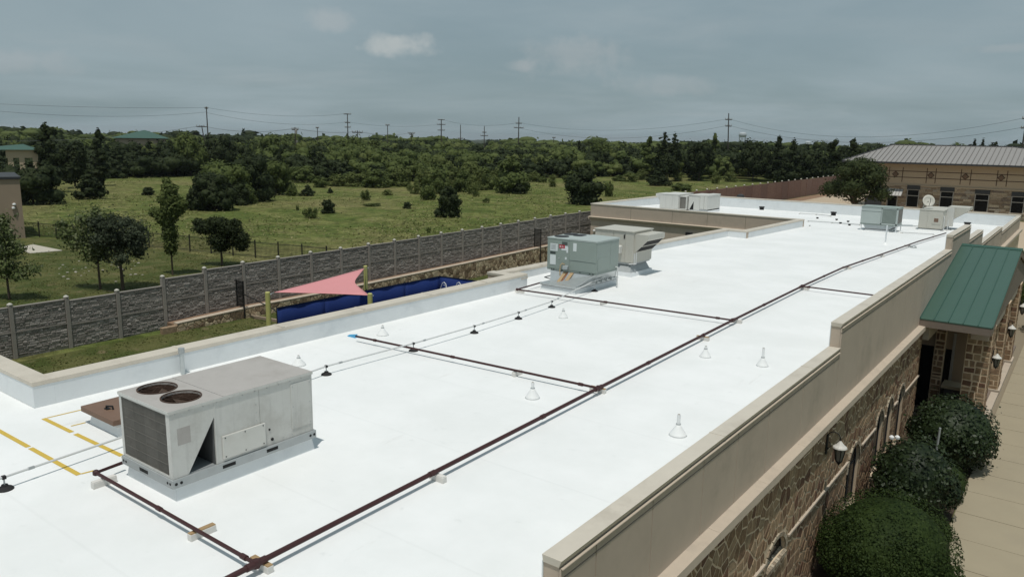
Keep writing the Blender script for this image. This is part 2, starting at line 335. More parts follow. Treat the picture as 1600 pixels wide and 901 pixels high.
sheet('driveway', [(-41, 79), (-3, 79), (-3, 128), (-22, 128), (-26, 205), (-43, 205)], GL+.02, MAT['drive'])
sheet('dirt_strip', [(-44.6, 96), (-41, 96), (-43, 205), (-44.6, 205)], GL+.03, MAT['dirt'])
def sidewalk():
    base = MB().box(-2.30, 1.6, 4, 75, GR-.1, GR+.04).box(-6.2, -2.30, 34.3, 75, GR-.1, GR+.036); o = part('sidewalk', base, MAT['walkjoint']); o['kind'] = 'structure'
    y = 4.0
    while y < 74:
        L = 1.9; mb = MB(); t = GR+.058+random.uniform(-.004, .004)
        mb.hexa([(-2.29, y+.012, GR+.03), (1.59, y+.012, GR+.03), (1.59, y+L-.012, GR+.03), (-2.29, y+L-.012, GR+.03)],
                [(-2.28, y+.02, t), (1.58, y+.02, t), (1.58, y+L-.02, t), (-2.28, y+L-.02, t)])
        part('slab', mb, MAT['walk'], o); y += L
sidewalk()
o = part('concrete_pad', MB().prism([tuple(at(98, 392, GL)), tuple(at(51, 382.5, GL)), tuple(at(30, 388, GL)), tuple(at(46, 396.5, GL))], (0, 0, .06)), MAT['slab']); o['kind'] = 'structure'

# ------------------------------------------------------------------ polygon stones for walls
def clip(poly, n, c):                                   # keep points with n.p <= c
    out = []
    for i in range(len(poly)):
        a, b = poly[i], poly[(i+1) % len(poly)]; da = n[0]*a[0]+n[1]*a[1]-c; db = n[0]*b[0]+n[1]*b[1]-c
        if da <= 0: out.append(a)
        if da*db < 0:
            t = da/(da-db); out.append((a[0]+t*(b[0]-a[0]), a[1]+t*(b[1]-a[1])))
    return out
def area(p): return .5*sum(p[i][0]*p[(i+1) % len(p)][1]-p[(i+1) % len(p)][0]*p[i][1] for i in range(len(p)))
def stones(W, H, sp, gap, R, jit=.42, asp=1.0, holes=(), drop=.2):
    nx, ny = max(1, round(W/(sp*asp))), max(1, round(H/sp)); dx, dy = W/nx, H/ny
    P = {}
    for j in range(-1, ny+1):
        for i in range(-1, nx+1):
            P[i, j] = ((i+.5+(.5 if j % 2 else 0)*.8-.2+R.uniform(-jit, jit))*dx, (j+.5+R.uniform(-jit, jit))*dy)
    for q in [q for q in P if R.random() < drop]: del P[q]
    res = []
    for (i, j), p in P.items():
        poly = [(0, 0), (W, 0), (W, H), (0, H)]
        for dj in range(-2, 3):
            for di in range(-3, 4):
                q = P.get((i+di, j+dj))
                if q is None or q is p or not poly: continue
                n = (q[0]-p[0], q[1]-p[1]); L = math.hypot(*n)
                if L < 1e-6: continue
                n = (n[0]/L, n[1]/L); m = ((p[0]+q[0])/2, (p[1]+q[1])/2)
                poly = clip(poly, n, n[0]*m[0]+n[1]*m[1]-gap/2)
        for (x0, x1, y0, y1) in holes:
            if len(poly) < 3: break
            xs = [a[0] for a in poly]; ys = [a[1] for a in poly]
            if max(xs) <= x0 or min(xs) >= x1 or max(ys) <= y0 or min(ys) >= y1: continue
            opts = [clip(poly, (1, 0), x0), clip(poly, (-1, 0), -x1), clip(poly, (0, 1), y0), clip(poly, (0, -1), -y1)]
            poly = max(opts, key=lambda q: area(q) if len(q) > 2 else 0)
        if len(poly) > 2 and area(poly) > .12*sp*sp: res.append(poly)
    return res
def stone_geo(poly, org, u, v, nrm, h, R):              # a stone with chamfered, slightly uneven face
    c = np.mean(poly, axis=0); n = len(poly); org, u, v, nrm = map(np.array, (org, u, v, nrm))
    P = lambda q, d: tuple(org+u*q[0]+v*q[1]+nrm*d)
    b = [P(q, 0) for q in poly]; m = [P(q, h*.6) for q in poly]
    f = []
    for q in poly:
        d = (q[0]-c[0], q[1]-c[1]); L = math.hypot(*d) or 1; k = max(0., 1-.022/L); f.append(P((c[0]+d[0]*k, c[1]+d[1]*k), h*R.uniform(.85, 1.25)))
    vs = b+m+f+[P(c, h*R.uniform(1.0, 1.3))]; fs = []
    for i in range(n):
        j = (i+1) % n; fs += [(i, j, n+j, n+i), (n+i, n+j, 2*n+j, 2*n+i), (2*n+i, 2*n+j, 3*n)]
    return vs, fs
def clad(parent, polys, org, u, v, nrm, mat, h, R, cap=300, key=None, name='stone'):
    if key: polys = sorted(polys, key=key)
    for p in polys[:cap]:
        part(name, MB().add(*stone_geo(p, org, u, v, nrm, h, R)), mat, parent)
    if len(polys) > cap:
        mb = MB()
        for p in polys[cap:]: mb.add(*stone_geo(p, org, u, v, nrm, h, R))
        part(name, mb, mat, parent)['kind'] = 'stuff'

def ashlar(W, H, gap, R, big=.62):
    # irregular near-rectangular blocks by random splitting
    out = []
    def split(x0, x1, y0, y1):
        w_, h_ = x1-x0, y1-y0
        if (w_ < big and h_ < big*.8 and (R.random() < .55 or w_*h_ < .09)) or w_*h_ < .05:
            j = lambda: R.uniform(-.03, .03); g = gap/2
            q = [(x0+g+abs(j()), y0+g+abs(j())), (x1-g-abs(j()), y0+g+abs(j())), (x1-g-abs(j()), y1-g-abs(j())), (x0+g+abs(j()), y1-g-abs(j()))]
            if R.random() < .45: k = R.randrange(4); a, b = q[k], q[(k+1) % 4]; t = R.uniform(.3, .7); c = ((x0+x1)/2, (y0+y1)/2); m = (a[0]+(b[0]-a[0])*t, a[1]+(b[1]-a[1])*t); q.insert(k+1, (m[0]+(m[0]-c[0])*.06, m[1]+(m[1]-c[1])*.06)) if False else None
            out.append(q); return
        if w_ > h_*R.uniform(.8, 1.3): m = x0+w_*R.uniform(.33, .67); split(x0, m, y0, y1); split(m, x1, y0, y1)
        else: m = y0+h_*R.uniform(.33, .67); split(x0, x1, y0, m); split(x0, x1, m, y1)
    split(0, W, 0, H); return out
# ------------------------------------------------------------------ the building under the white roof
B = thing('school_building', (-11, 30, 0), 'long single-storey beige and brown stone building with a bright white flat roof filling the picture', 'building')
def roof():
    rects = [(-40, -5.2, -8, 6.6), (-17.9, -5.2, 6.6, 24.9), (-19.25, -5.2, 24.9, 49.9), (-18.0, -5.2, 49.9, 61.9), (-36.9, -5.2, 61.9, 78.6)]
    mb = MB()
    for x0, x1, y0, y1 in rects:
        ny = max(1, round((y1-y0)/2)); nx = max(1, round((x1-x0)/2))
        ys = [y0+(y1-y0)*j/ny for j in range(ny+1)]; xs = [x0+(x1-x0)*i/nx for i in range(nx+1)]
        mb.add([(x, y, roof_z(y)) for y in ys for x in xs], [(j*(nx+1)+i, j*(nx+1)+i+1, (j+1)*(nx+1)+i+1, (j+1)*(nx+1)+i) for j in range(ny) for i in range(nx)])
    return part('roof', mb, MAT['membrane'], B)
ROOF = roof()
def stripe(p, q, wd):
    p, q = np.array(p[:2]), np.array(q[:2]); d = (q-p)/np.linalg.norm(q-p); n = np.array([-d[1], d[0]])*wd/2
    part('yellow_line', MB().add([(*(p-n), .004), (*(q-n), .004), (*(q+n), .004), (*(p+n), .004)], [(0, 1, 2, 3)]), MAT['yellow'], ROOF)
for a, b in ((( -17.6, 5.60), (-15.72, 5.625)), ((-15.64, 5.627), (-13.72, 5.655)), ((-17.1, 6.46), (-15.86, 6.48)), ((-15.72, 6.485), (-13.95, 6.53)), ((-13.90, 6.53), (-13.3, 6.54))): stripe(a, b, .095)
for a, b in (((-17.08, 6.52), (-17.03, 7.25)), ((-17.03, 7.25), (-16.3, 7.27)), ((-16.22, 6.62), (-16.20, 6.90)), ((-13.73, 5.70), (-13.70, 5.90))): stripe(a, b, .05)
# --- parapets on the field side: core, white flashing on the roof side, metal coping
def parapet(x0, x1, y0, y1, z, side, za=None, zb=None, cw=.03):
    """box parapet x0..x1, y0..y1, top z (za at y0, zb at y1); side = roof side: 'E','W','N','S'"""
    za = z if za is None else za; zb = z if zb is None else zb
    mb = MB(); b = -1.6
    mb.hexa([(x0, y0, b), (x1, y0, b), (x1, y1, b), (x0, y1, b)], [(x0, y0, za-.12), (x1, y0, za-.12), (x1, y1, zb-.12), (x0, y1, zb-.12)]); part('parapet', mb, MAT['stucco'], B)
    t = .016; mb = MB()
    if side == 'E': a = (x1, x1+t, y0, y1)
    if side == 'W': a = (x0-t, x0, y0, y1)
    if side == 'N': a = (x0, x1, y1, y1+t)
    if side == 'S': a = (x0, x1, y0-t, y0)
    mb.hexa([(a[0], a[2], b), (a[1], a[2], b), (a[1], a[3], b), (a[0], a[3], b)], [(a[0], a[2], za-.10), (a[1], a[2], za-.10), (a[1], a[3], zb-.10), (a[0], a[3], zb-.10)]); part('flashing', mb, MAT['flashing'], B)
    mb = MB(); c = cw
    mb.hexa([(x0-c, y0-c, za-.115), (x1+c, y0-c, za-.115), (x1+c, y1+c, zb-.115), (x0-c, y1+c, zb-.115)], [(x0-c, y0-c, za), (x1+c*.3, y0-c, za-.015), (x1+c*.3, y1+c, zb-.015), (x0-c, y1+c, zb)])
    part('coping', mb, MAT['coping'], B, bevel=.012)
    if y1-y0 > 6:
        y = y0+3.0
        while y < y1-1: t_ = (y-y0)/(y1-y0); z_ = za+(zb-za)*t_; part('coping_lap', MB().box(x0-c-.004, x1+c*.3+.002, y, y+.09, z_-.05, z_+.004), MAT['coping'], B); y += 3.05
parapet(-18.28, -17.90, 7.04, 24.88, .60, 'E')
parapet(-45, -17.90, 6.62, 7.0, .602, 'S'); part('flashing', MB().box(-17.899, -17.884, 6.604, 7.039, -1.6, .50), MAT['flashing'], B)
parapet(-19.6, -17.90, 24.5, 24.9, .50, 'N')
parapet(-19.65, -19.25, 24.9, 49.5, .4, 'E', .45, .17)
parapet(-19.65, -18.0, 49.5, 49.9, .17, 'S')
parapet(-18.40, -18.0, 49.9, 61.6, .1, 'E', .15, .02)
parapet(-37.2, -18.0, 61.6, 61.98, .02, 'N')
parapet(-37.2, -36.85, 61.98, 78.6, .03, 'E')
parapet(-37.2, -4.95, 78.6, 78.98, .13, 'S')
# --- field-side walls
def wallbox(x0, x1, y0, y1, z0, z1, mat='stucco'): part('wall', MB().box(x0, x1, y0, y1, z0, z1), MAT[mat], B)
wallbox(-18.26, -17.95, 6.9, 24.7, GL, -1.6); wallbox(-45, -18, 6.64, 6.9, GL, -1.6); wallbox(-19.6, -18.3, 24.55, 24.8, GL, -1.6)
wallbox(-19.6, -19.3, 24.8, 49.7, GL, -1.6); wallbox(-18.35, -18.0, 49.7, 61.6, GL, -1.6)
wallbox(-37.15, -18.4, 61.62, 61.9, GL, -1.6); wallbox(-37.15, -36.9, 61.9, 78.9, GL, -1.6); wallbox(-36.9, -5.3, 78.65, 78.9, GL, -1.6)
part('string_course', MB().hexa([(-37.32, 61.50, -1.42), (-18.4, 61.50, -1.42), (-18.4, 61.61, -1.42), (-37.32, 61.61, -1.42)], [(-37.36, 61.40, -1.2), (-18.4, 61.40, -1.2), (-18.4, 61.61, -1.14), (-37.32, 61.61, -1.14)]), MAT['ledge'], B)
part('string_course', MB().box(-37.34, -37.21, 61.40, 78, -1.42, -1.2), MAT['ledge'], B)
part('string_course', MB().box(-19.6, -18.32, 24.40, 24.495, .12, .22), MAT['coping'], B); part('string_course', MB().box(-19.6, -18.32, 24.42, 24.495, -.05, .04), MAT['coping'], B)
for px in (985, 1050, 1105, 1165): # control joints in the far courtyard wall
    p = ony(px, 345, 61.6); part('joint', MB().box(p[0]-.015, p[0]+.015, 61.595, 61.605, -1.14, -.12), MAT['coping_dark'], B)
p = ony(1078, 365, 61.6); part('wall_vent', MB().box(p[0]-.35, p[0]+.25, 61.45, 61.6, p[2]-.15, p[2]+.1), MAT['dark'], B)
p = ony(929, 360, 61.6); part('flood_light', MB().lathe((p[0], 61.5, p[2]), [(.03, -.12), (.11, -.08), (.12, .02), (.05, .08)]), MAT['white'], B)
# --- street-side stepped parapet
TIERS = [(-8, 7.78, .02), (7.78, 21.3, .59), (21.3, 40.0, 1.26), (40.0, 45.9, 1.92), (45.9, 51.8, 1.16), (51.8, 63.5, .385), (63.5, 79.0, .045)]
for y0, y1, z in TIERS:
    part('parapet', MB().box(-5.23, -4.985, y0+.012, y1-.012, -1.2, z-.11), MAT['stucco'], B)
    part('flashing', MB().box(-5.252, -5.231, y0, y1, -1.4, z-.10), MAT['flashing'], B)
    mb = MB(); mb.hexa([(-5.235, y0-.008, z-.11), (-4.978, y0-.008, z-.11), (-4.978, y1+.008, z-.11), (-5.235, y1+.008, z-.11)], [(-5.25, y0-.008, z), (-4.935, y0-.008, z), (-4.935, y1+.008, z), (-5.25, y1+.008, z)])
    y = y0+5.5 if y1-y0 > 9 else 1e9
    while y < y1-2:                                       # lap joints of the coping lengths
        part('coping_lap', MB().box(-5.253, -4.932, y, y+.06, z-.01, z+.006), MAT['coping'], B); y += 3.05 if z > 1 else 5.6
    part('coping', mb, MAT['coping'], B, bevel=.006)
    part('drip_edge', MB().hexa([(-4.96, y0+.01, z-.132), (-4.922, y0+.01, z-.132), (-4.922, y1-.01, z-.132), (-4.96, y1-.01, z-.132)], [(-4.96, y0+.01, z-.114), (-4.926, y0+.01, z-.12), (-4.926, y1-.01, z-.12), (-4.96, y1-.01, z-.114)]), MAT['ledge'], B)
JY = [7.78, 8.69, 10.42, 12.4, 14.04, 15.81, 18.2, 20.8, 23.6, 26.84, 30.0, 33.4, 36.7, 40.0, 43, 45.9, 48.9, 51.8, 54.8, 57.7, 60.6, 63.5, 66.6, 69.7, 72.8, 75.9, 79]
def tier_z(y):
    for a, b, z in TIERS:
        if a <= y < b: return z
    return .045
ys = sorted(set(JY+[t[0] for t in TIERS]+[t[1] for t in TIERS]+[-8, -4, 0, 3.6]))
for a, b in zip(ys, ys[1:]):
    z = tier_z((a+b)/2); R = random.uniform(0, .003)
    part('stucco_panel', MB().box(-4.99, -4.955+R, a+.012, b-.012, z-.262, z-.136), MAT['stucco'], B)
    part('stucco_panel', MB().box(-4.99, -4.952+R, a+.012, b-.012, -1.1, z-.29), MAT['stucco'], B)
# --- cast ledge and stone wall below
LY1 = 34.1
def ledge(y0, y1):
    y = y0
    while y < y1-.01:
        e = min(y+2.6, y1)
        part('ledge', MB().hexa([(-4.98, y+.003, -1.24), (-4.70, y+.003, -1.24), (-4.70, e-.003, -1.24), (-4.98, e-.003, -1.24)], [(-4.98, y+.003, -1.05), (-4.715, y+.003, -1.075), (-4.715, e-.003, -1.075), (-4.98, e-.003, -1.05)]), MAT['ledge'], B); y = e
ledge(-8, LY1); ledge(52.2, 79)
XW = -4.87
WINS = [(16.15, 17.52, -3.52, -2.98), (23.25, 24.65, -5.0, -2.98), (26.75, 27.8, -5.0, -2.84), (28.25, 29.3, -5.0, -2.80), (30.2, 31.3, -5.0, -2.84)]
SW = thing('tmp', (0, 0, 0), None, None); bpy.data.objects.remove(SW)
STW = part('stone_wall', MB().box(-5.2, XW-.12, -8, LY1, GR, -1.24), MAT['mortar'], B)
def holed_wall():
    mb = MB(); cuts = sorted(WINS); y = -8
    for a, b, s, t in cuts:
        mb.box(XW-.12, XW, y, a, GR, -1.24); mb.box(XW-.12, XW, a, b, GR, s); mb.box(XW-.12, XW, a, b, t+.001, -1.24); y = b
        r = (b-a)/2; c = (a+b)/2; rise = min(r, t-s); spr = t-rise; k = 10                   # spandrels either side of the arch
        arc = [(c+r*math.cos(math.pi*i/k), spr+rise*math.sin(math.pi*i/k)) for i in range(k+1)]
        mb.prism([(XW-.12, q, zz) for q, zz in arc[:k//2+1]]+[(XW-.12, b, t+.001)], (.12, 0, 0)); mb.prism([(XW-.12, q, zz) for q, zz in arc[k//2:]]+[(XW-.12, a, t+.001)], (.12, 0, 0))
    mb.box(XW-.12, XW, y, LY1, GR, -1.24); part('mortar_bed', mb, MAT['mortar'], STW)
holed_wall()
R1 = random.Random(3)
Y0 = 2.0
holes = [(a-Y0-.02, b-Y0+.02, s-GR-.16, t-GR+.05) for a, b, s, t in WINS]
polys = stones(LY1-Y0, -1.245-GR, .29, .046, R1, .5, .92, holes)
polys = [p for p in polys if not any(s-GR < np.mean(p, axis=0)[1] < t-GR and a-Y0 < np.mean(p, axis=0)[0] < b-Y0 for a, b, s, t in WINS)]
clad(STW, polys, (XW, Y0, GR), (0, 1, 0), (0, 0, 1), (1, 0, 0), MAT['stone'], .011, R1, key=lambda p: abs(np.mean(p, axis=0)[0]+Y0-14)+2.2*abs(np.mean(p, axis=0)[1]+GR+1.24))
def arch_window(a, b, s, t, n):
    r = (b-a)/2; c = (a+b)/2; rise = min(r, t-s); spr = t-rise
    wn = part('window', MB().box(XW-.115, XW-.10, a, b, s, t), MAT['glass'], B)
    fr = MB(); k = 12
    arc = [(c+r*math.cos(math.pi*i/k), spr+rise*math.sin(math.pi*i/k)) for i in range(k+1)]
    fr.tube([(XW-.09, a+.02, s)]+[(XW-.09, q, z) for q, z in arc[::-1]]+[(XW-.09, b-.02, s)], .02, 6); fr.box(XW-.105, XW-.085, c-.02, c+.02, s, t-.03)
    if t-s > 1: fr.box(XW-.105, XW-.085, a, b, spr-.02, spr+.02)
    part('frame', fr, MAT['trimdark'], wn)
    nv = 11                                               # voussoirs round the arch
    for i in range(nv):
        t0, t1 = math.pi*i/nv+.02, math.pi*(i+1)/nv-.02; w_ = .10
        q = [(XW-.02, c+(r+e)*math.cos(x), spr+(rise+e)*math.sin(x)) for x, e in ((t0, 0), (t0, w_), (t1, w_), (t1, 0))]
        part('voussoir', MB().prism(q, (.062, 0, 0)), MAT['voussoir'], wn)
    ns = max(5, round((b-a)/.13))
    for i in range(ns):                                   # brick-on-edge sill
        y = a+(b-a)*i/ns; part('sill_brick', MB().hexa([(XW-.10, y+.008, s-.12), (XW+.07, y+.008, s-.14), (XW+.07, y+(b-a)/ns-.008, s-.14), (XW-.10, y+(b-a)/ns-.008, s-.12)], [(XW-.10, y+.008, s+.02), (XW+.07, y+.008, s-.03), (XW+.07, y+(b-a)/ns-.008, s-.03), (XW-.10, y+(b-a)/ns-.008, s+.02)]), MAT['voussoir'], wn)
for i, wv in enumerate(WINS): arch_window(*wv, i)
y = 2.0
edges = [2.0]+[e for a, b, s, t in WINS for e in (a-.14, b+.14)]+[LY1]
for a, b in zip(edges[::2], edges[1::2]):                 # rough string course at the spring line
    y = a
    while y < b-.1:
        e = min(y+random.uniform(.5, .9), b); q = random.uniform(0, .012)
        part('string_course', MB().box(XW-.01, XW+.055+q, y+.004, e-.004, -3.285+q*.5, -3.235+q), MAT['ledge'], B); y = e
# --- entrance recess and the green porch
part('recess_wall', MB().box(-6.3, -6.0, LY1, 52.2, GR, -.4), MAT['stucco'], B)
part('recess_return', MB().box(-6.0, -4.87, LY1-.3, LY1-.004, GR, -1.3), MAT['stucco'], B)
YV = 36.9; vx = lambda px, py=570: ony(px, py, YV)[0]
part('vestibule_wall', MB().box(-6.0, -3.42, YV, YV+.3, GR, -1.1), MAT['tanwall'], B)
rw = part('pilaster', MB().box(vx(1458), vx(1474), YV-.20, YV-.002, GR, -1.2), MAT['mortar'], B)
clad(rw, ashlar(vx(1474)-vx(1458), 4.2, .03, R1, .5), (vx(1458), YV-.20, GR), (1, 0, 0), (0, 0, 1), (0, -1, 0), MAT['stone'], .014, R1)
dr = part('entrance_door', MB().box(vx(1475), vx(1485), YV-.03, YV-.003, GR+.05, ony(1480, 545, YV)[2]), MAT['glass'], B); part('door_frame', MB().box(vx(1485), vx(1489), YV-.06, YV-.003, GR, -1.9), MAT['frame'], dr)
part('dark_opening', MB().box(-5.9, vx(1456), YV-.03, YV-.003, GR+.05, -2.6), MAT['glass'], B)
p = ony(1471, 600, 36.0); q = ony(1502, 606, 36.0); part('planter_slab', MB().box(p[0], -3.42, 35.9, 36.85, p[2]-.12, p[2]), MAT['walk'], B); part('planter_front', MB().box(p[0]+.1, -3.45, 36.05, 36.8, GR, p[2]-.121), MAT['trimdark'], B)
part('porch_beam', MB().box(-4.95, -4.65, LY1, 52.2, -1.75, -1.15), MAT['stucco'], B)
part('porch_beam', MB().box(-3.25, -2.65, 34.6, 52, -1.55, -1.1), MAT['stucco'], B)
part('porch_floor', MB().box(-6.3, -2.6, 34.4, 52, GR, GR+.16), MAT['fascia'], B)
PR = part('porch_roof', MB().prism([(-2.66, 33.5, -1.04), (-2.66, 52.8, -1.04), (-2.66, 43.17, 1.02)], (.1, 0, 0)).box(-4.95, -2.6, 33.6, 52.7, -1.09, -1.04), MAT['fascia'], B)
XA, XB = -4.948, -2.46
for sgn in (1, -1):
    ye, yr = (33.44, 43.17) if sgn > 0 else (52.9, 43.17)
    npan = 5; ww = (XB-XA)/npan
    for i in range(npan):
        x0, x1 = XA+i*ww+.003, XA+(i+1)*ww-.003; d = random.uniform(-.004, .004)
        part('roof_panel', MB().hexa([(x0, ye, -.81), (x1, ye, -.81), (x1, yr, 1.13), (x0, yr, 1.13)], [(x0, ye, -.77+d), (x1, ye, -.77+d), (x1, yr, 1.17+d), (x0, yr, 1.17+d)]) if sgn > 0 else
             MB().hexa([(x0, yr, 1.13), (x1, yr, 1.13), (x1, ye, -.81), (x0, ye, -.81)], [(x0, yr, 1.17), (x1, yr, 1.17), (x1, ye, -.77), (x0, ye, -.77)]), MAT['greenroof'], PR)
    for i in range(npan+1):
        x = XA+i*ww; x = min(max(x, XA+.012), XB-.012)
        part('seam', MB().hexa([(x-.011, ye, -.80), (x+.011, ye, -.80), (x+.011, yr, 1.14), (x-.011, yr, 1.14)], [(x-.011, ye, -.725), (x+.011, ye, -.725), (x+.011, yr, 1.215), (x-.011, yr, 1.215)]), MAT['greenseam'], PR)
    part('fascia_board', MB().box(XA, XB-.01, *((ye+.01, ye+.06) if sgn > 0 else (ye-.06, ye-.01)), -1.10, -.815), MAT['fascia'], PR)
    part('barge_board', MB().hexa([(XB-.05, ye, -1.08), (XB-.01, ye, -1.08), (XB-.01, yr, .86), (XB-.05, yr, .86)], [(XB-.05, ye, -.815), (XB-.01, ye, -.815), (XB-.01, yr, 1.125), (XB-.05, yr, 1.125)]), MAT['fascia'], PR)
part('ridge_cap', MB().prism([(XA, 42.99, 1.155), (XA, 43.17, 1.235), (XA, 43.35, 1.155), (XA, 43.17, 1.19)], (XB-XA+.02, 0, 0)), MAT['greenseam'], PR)
def column(yc):
    c = part('column', MB().box(-3.39, -2.53, yc-.5, yc+.5, GR+.3, -1.1), MAT['mortar'], B)
    H = -1.1-GR-.3
    clad(c, ashlar(.86, H, .024, R1, .5), (-3.39, yc-.5, GR+.3), (1, 0, 0), (0, 0, 1), (0, -1, 0), MAT['stone'], .014, R1)
    clad(c, ashlar(1.0, H, .024, R1, .5), (-2.53, yc-.5, GR+.3), (0, 1, 0), (0, 0, 1), (1, 0, 0), MAT['stone'], .014, R1)
    part('plinth', MB().box(-3.46, -2.44, yc-.6, yc+.6, GR, GR+.3), MAT['ledge'], B)
for yc in (35.4, 41.7, 47.9): column(yc)
part('plinth_kerb', MB().box(-2.75, -2.46, 36.1, 41.0, GR, GR+.22), MAT['ledge'], B); part('plinth_kerb', MB().box(-2.75, -2.46, 42.4, 47.2, GR, GR+.22), MAT['ledge'], B)
wallbox(-5.2, -4.87, 52.2, 79, GR, -1.24, 'mortar')

# ------------------------------------------------------------------ rooftop machinery
def skirt_curb(parent, x0, x1, y0, y1, z, h, flare=.06, name='curb', mat='flashing'):
    f = flare
    part(name, MB().hexa([(x0-f, y0-f, z-.02), (x1+f, y0-f, z-.02), (x1+f, y1+f, z-.02), (x0-f, y1+f, z-.02)], [(x0, y0, z+h), (x1, y0, z+h), (x1, y1, z+h), (x0, y1, z+h)]), MAT[mat], parent)
def screws(mb, pts, nrm, r=.007):
    for p in pts:
        p = np.array(p); n = np.array(nrm); u = np.array([0, 0, 1.]) if abs(n[2]) < .5 else np.array([1., 0, 0]); v = np.cross(n, u)
        mb.prism([tuple(p+(u*math.cos(a)+v*math.sin(a))*r) for a in np.linspace(0, 2*math.pi, 7)[:-1]], tuple(n*.006))
def fan_assembly(parent, x, y, z, r, blades=4, a0=.3):
    w_ = part('fan_well', MB().lathe((x, y, z-.30), [(r*.98, 0), (r*.98, .005)], 24), MAT['dark'], parent)
    sh = MB(); n = 28
    vs = []; fs = []
    for rr, zz in ((r, z-.30), (r, z+.012), (r+.018, z+.012), (r+.018, z-.02)):
        for k in range(n): vs.append((x+rr*math.cos(2*math.pi*k/n), y+rr*math.sin(2*math.pi*k/n), zz))
    for i in range(3):
        for k in range(n): fs.append((i*n+k, i*n+(k+1) % n, (i+1)*n+(k+1) % n, (i+1)*n+k))
    sh.add(vs, fs); fo = part('fan', sh, MAT['rust'], parent)
    part('hub', MB().lathe((x, y, z-.20), [(.03, 0), (.085, .01), (.085, .07), (.05, .10)], 12), MAT['rust'], fo)
    for k in range(blades):
        a = a0+2*math.pi*k/blades; mb = MB(); c, s = math.cos(a), math.sin(a)
        P = lambda q, t, zz: (x+q*c-t*s, y+q*s+t*c, z+zz)
        mb.hexa([P(.07, -.06, -.19), P(r*.9, -.15, -.21), P(r*.92, .13, -.11), P(.07, .06, -.14)], [P(.07, -.06, -.183), P(r*.9, -.15, -.203), P(r*.92, .13, -.103), P(.07, .06, -.133)]); part('blade', mb, MAT['fan'], fo)
    g = MB()                                              # wire guard
    for k in range(1, 3):
        q = r*k/2.4; g.tube([(x+q*math.cos(t), y+q*math.sin(t), z+.022) for t in np.linspace(0, 2*math.pi, 25)], .003, 4, False)
    for k in range(4):
        a = k*math.pi/4; g.tube([(x-r*math.cos(a), y-r*math.sin(a), z+.018), (x+r*math.cos(a), y+r*math.sin(a), z+.018)], .003, 4)
    part('guard', g, MAT['rust'], fo)

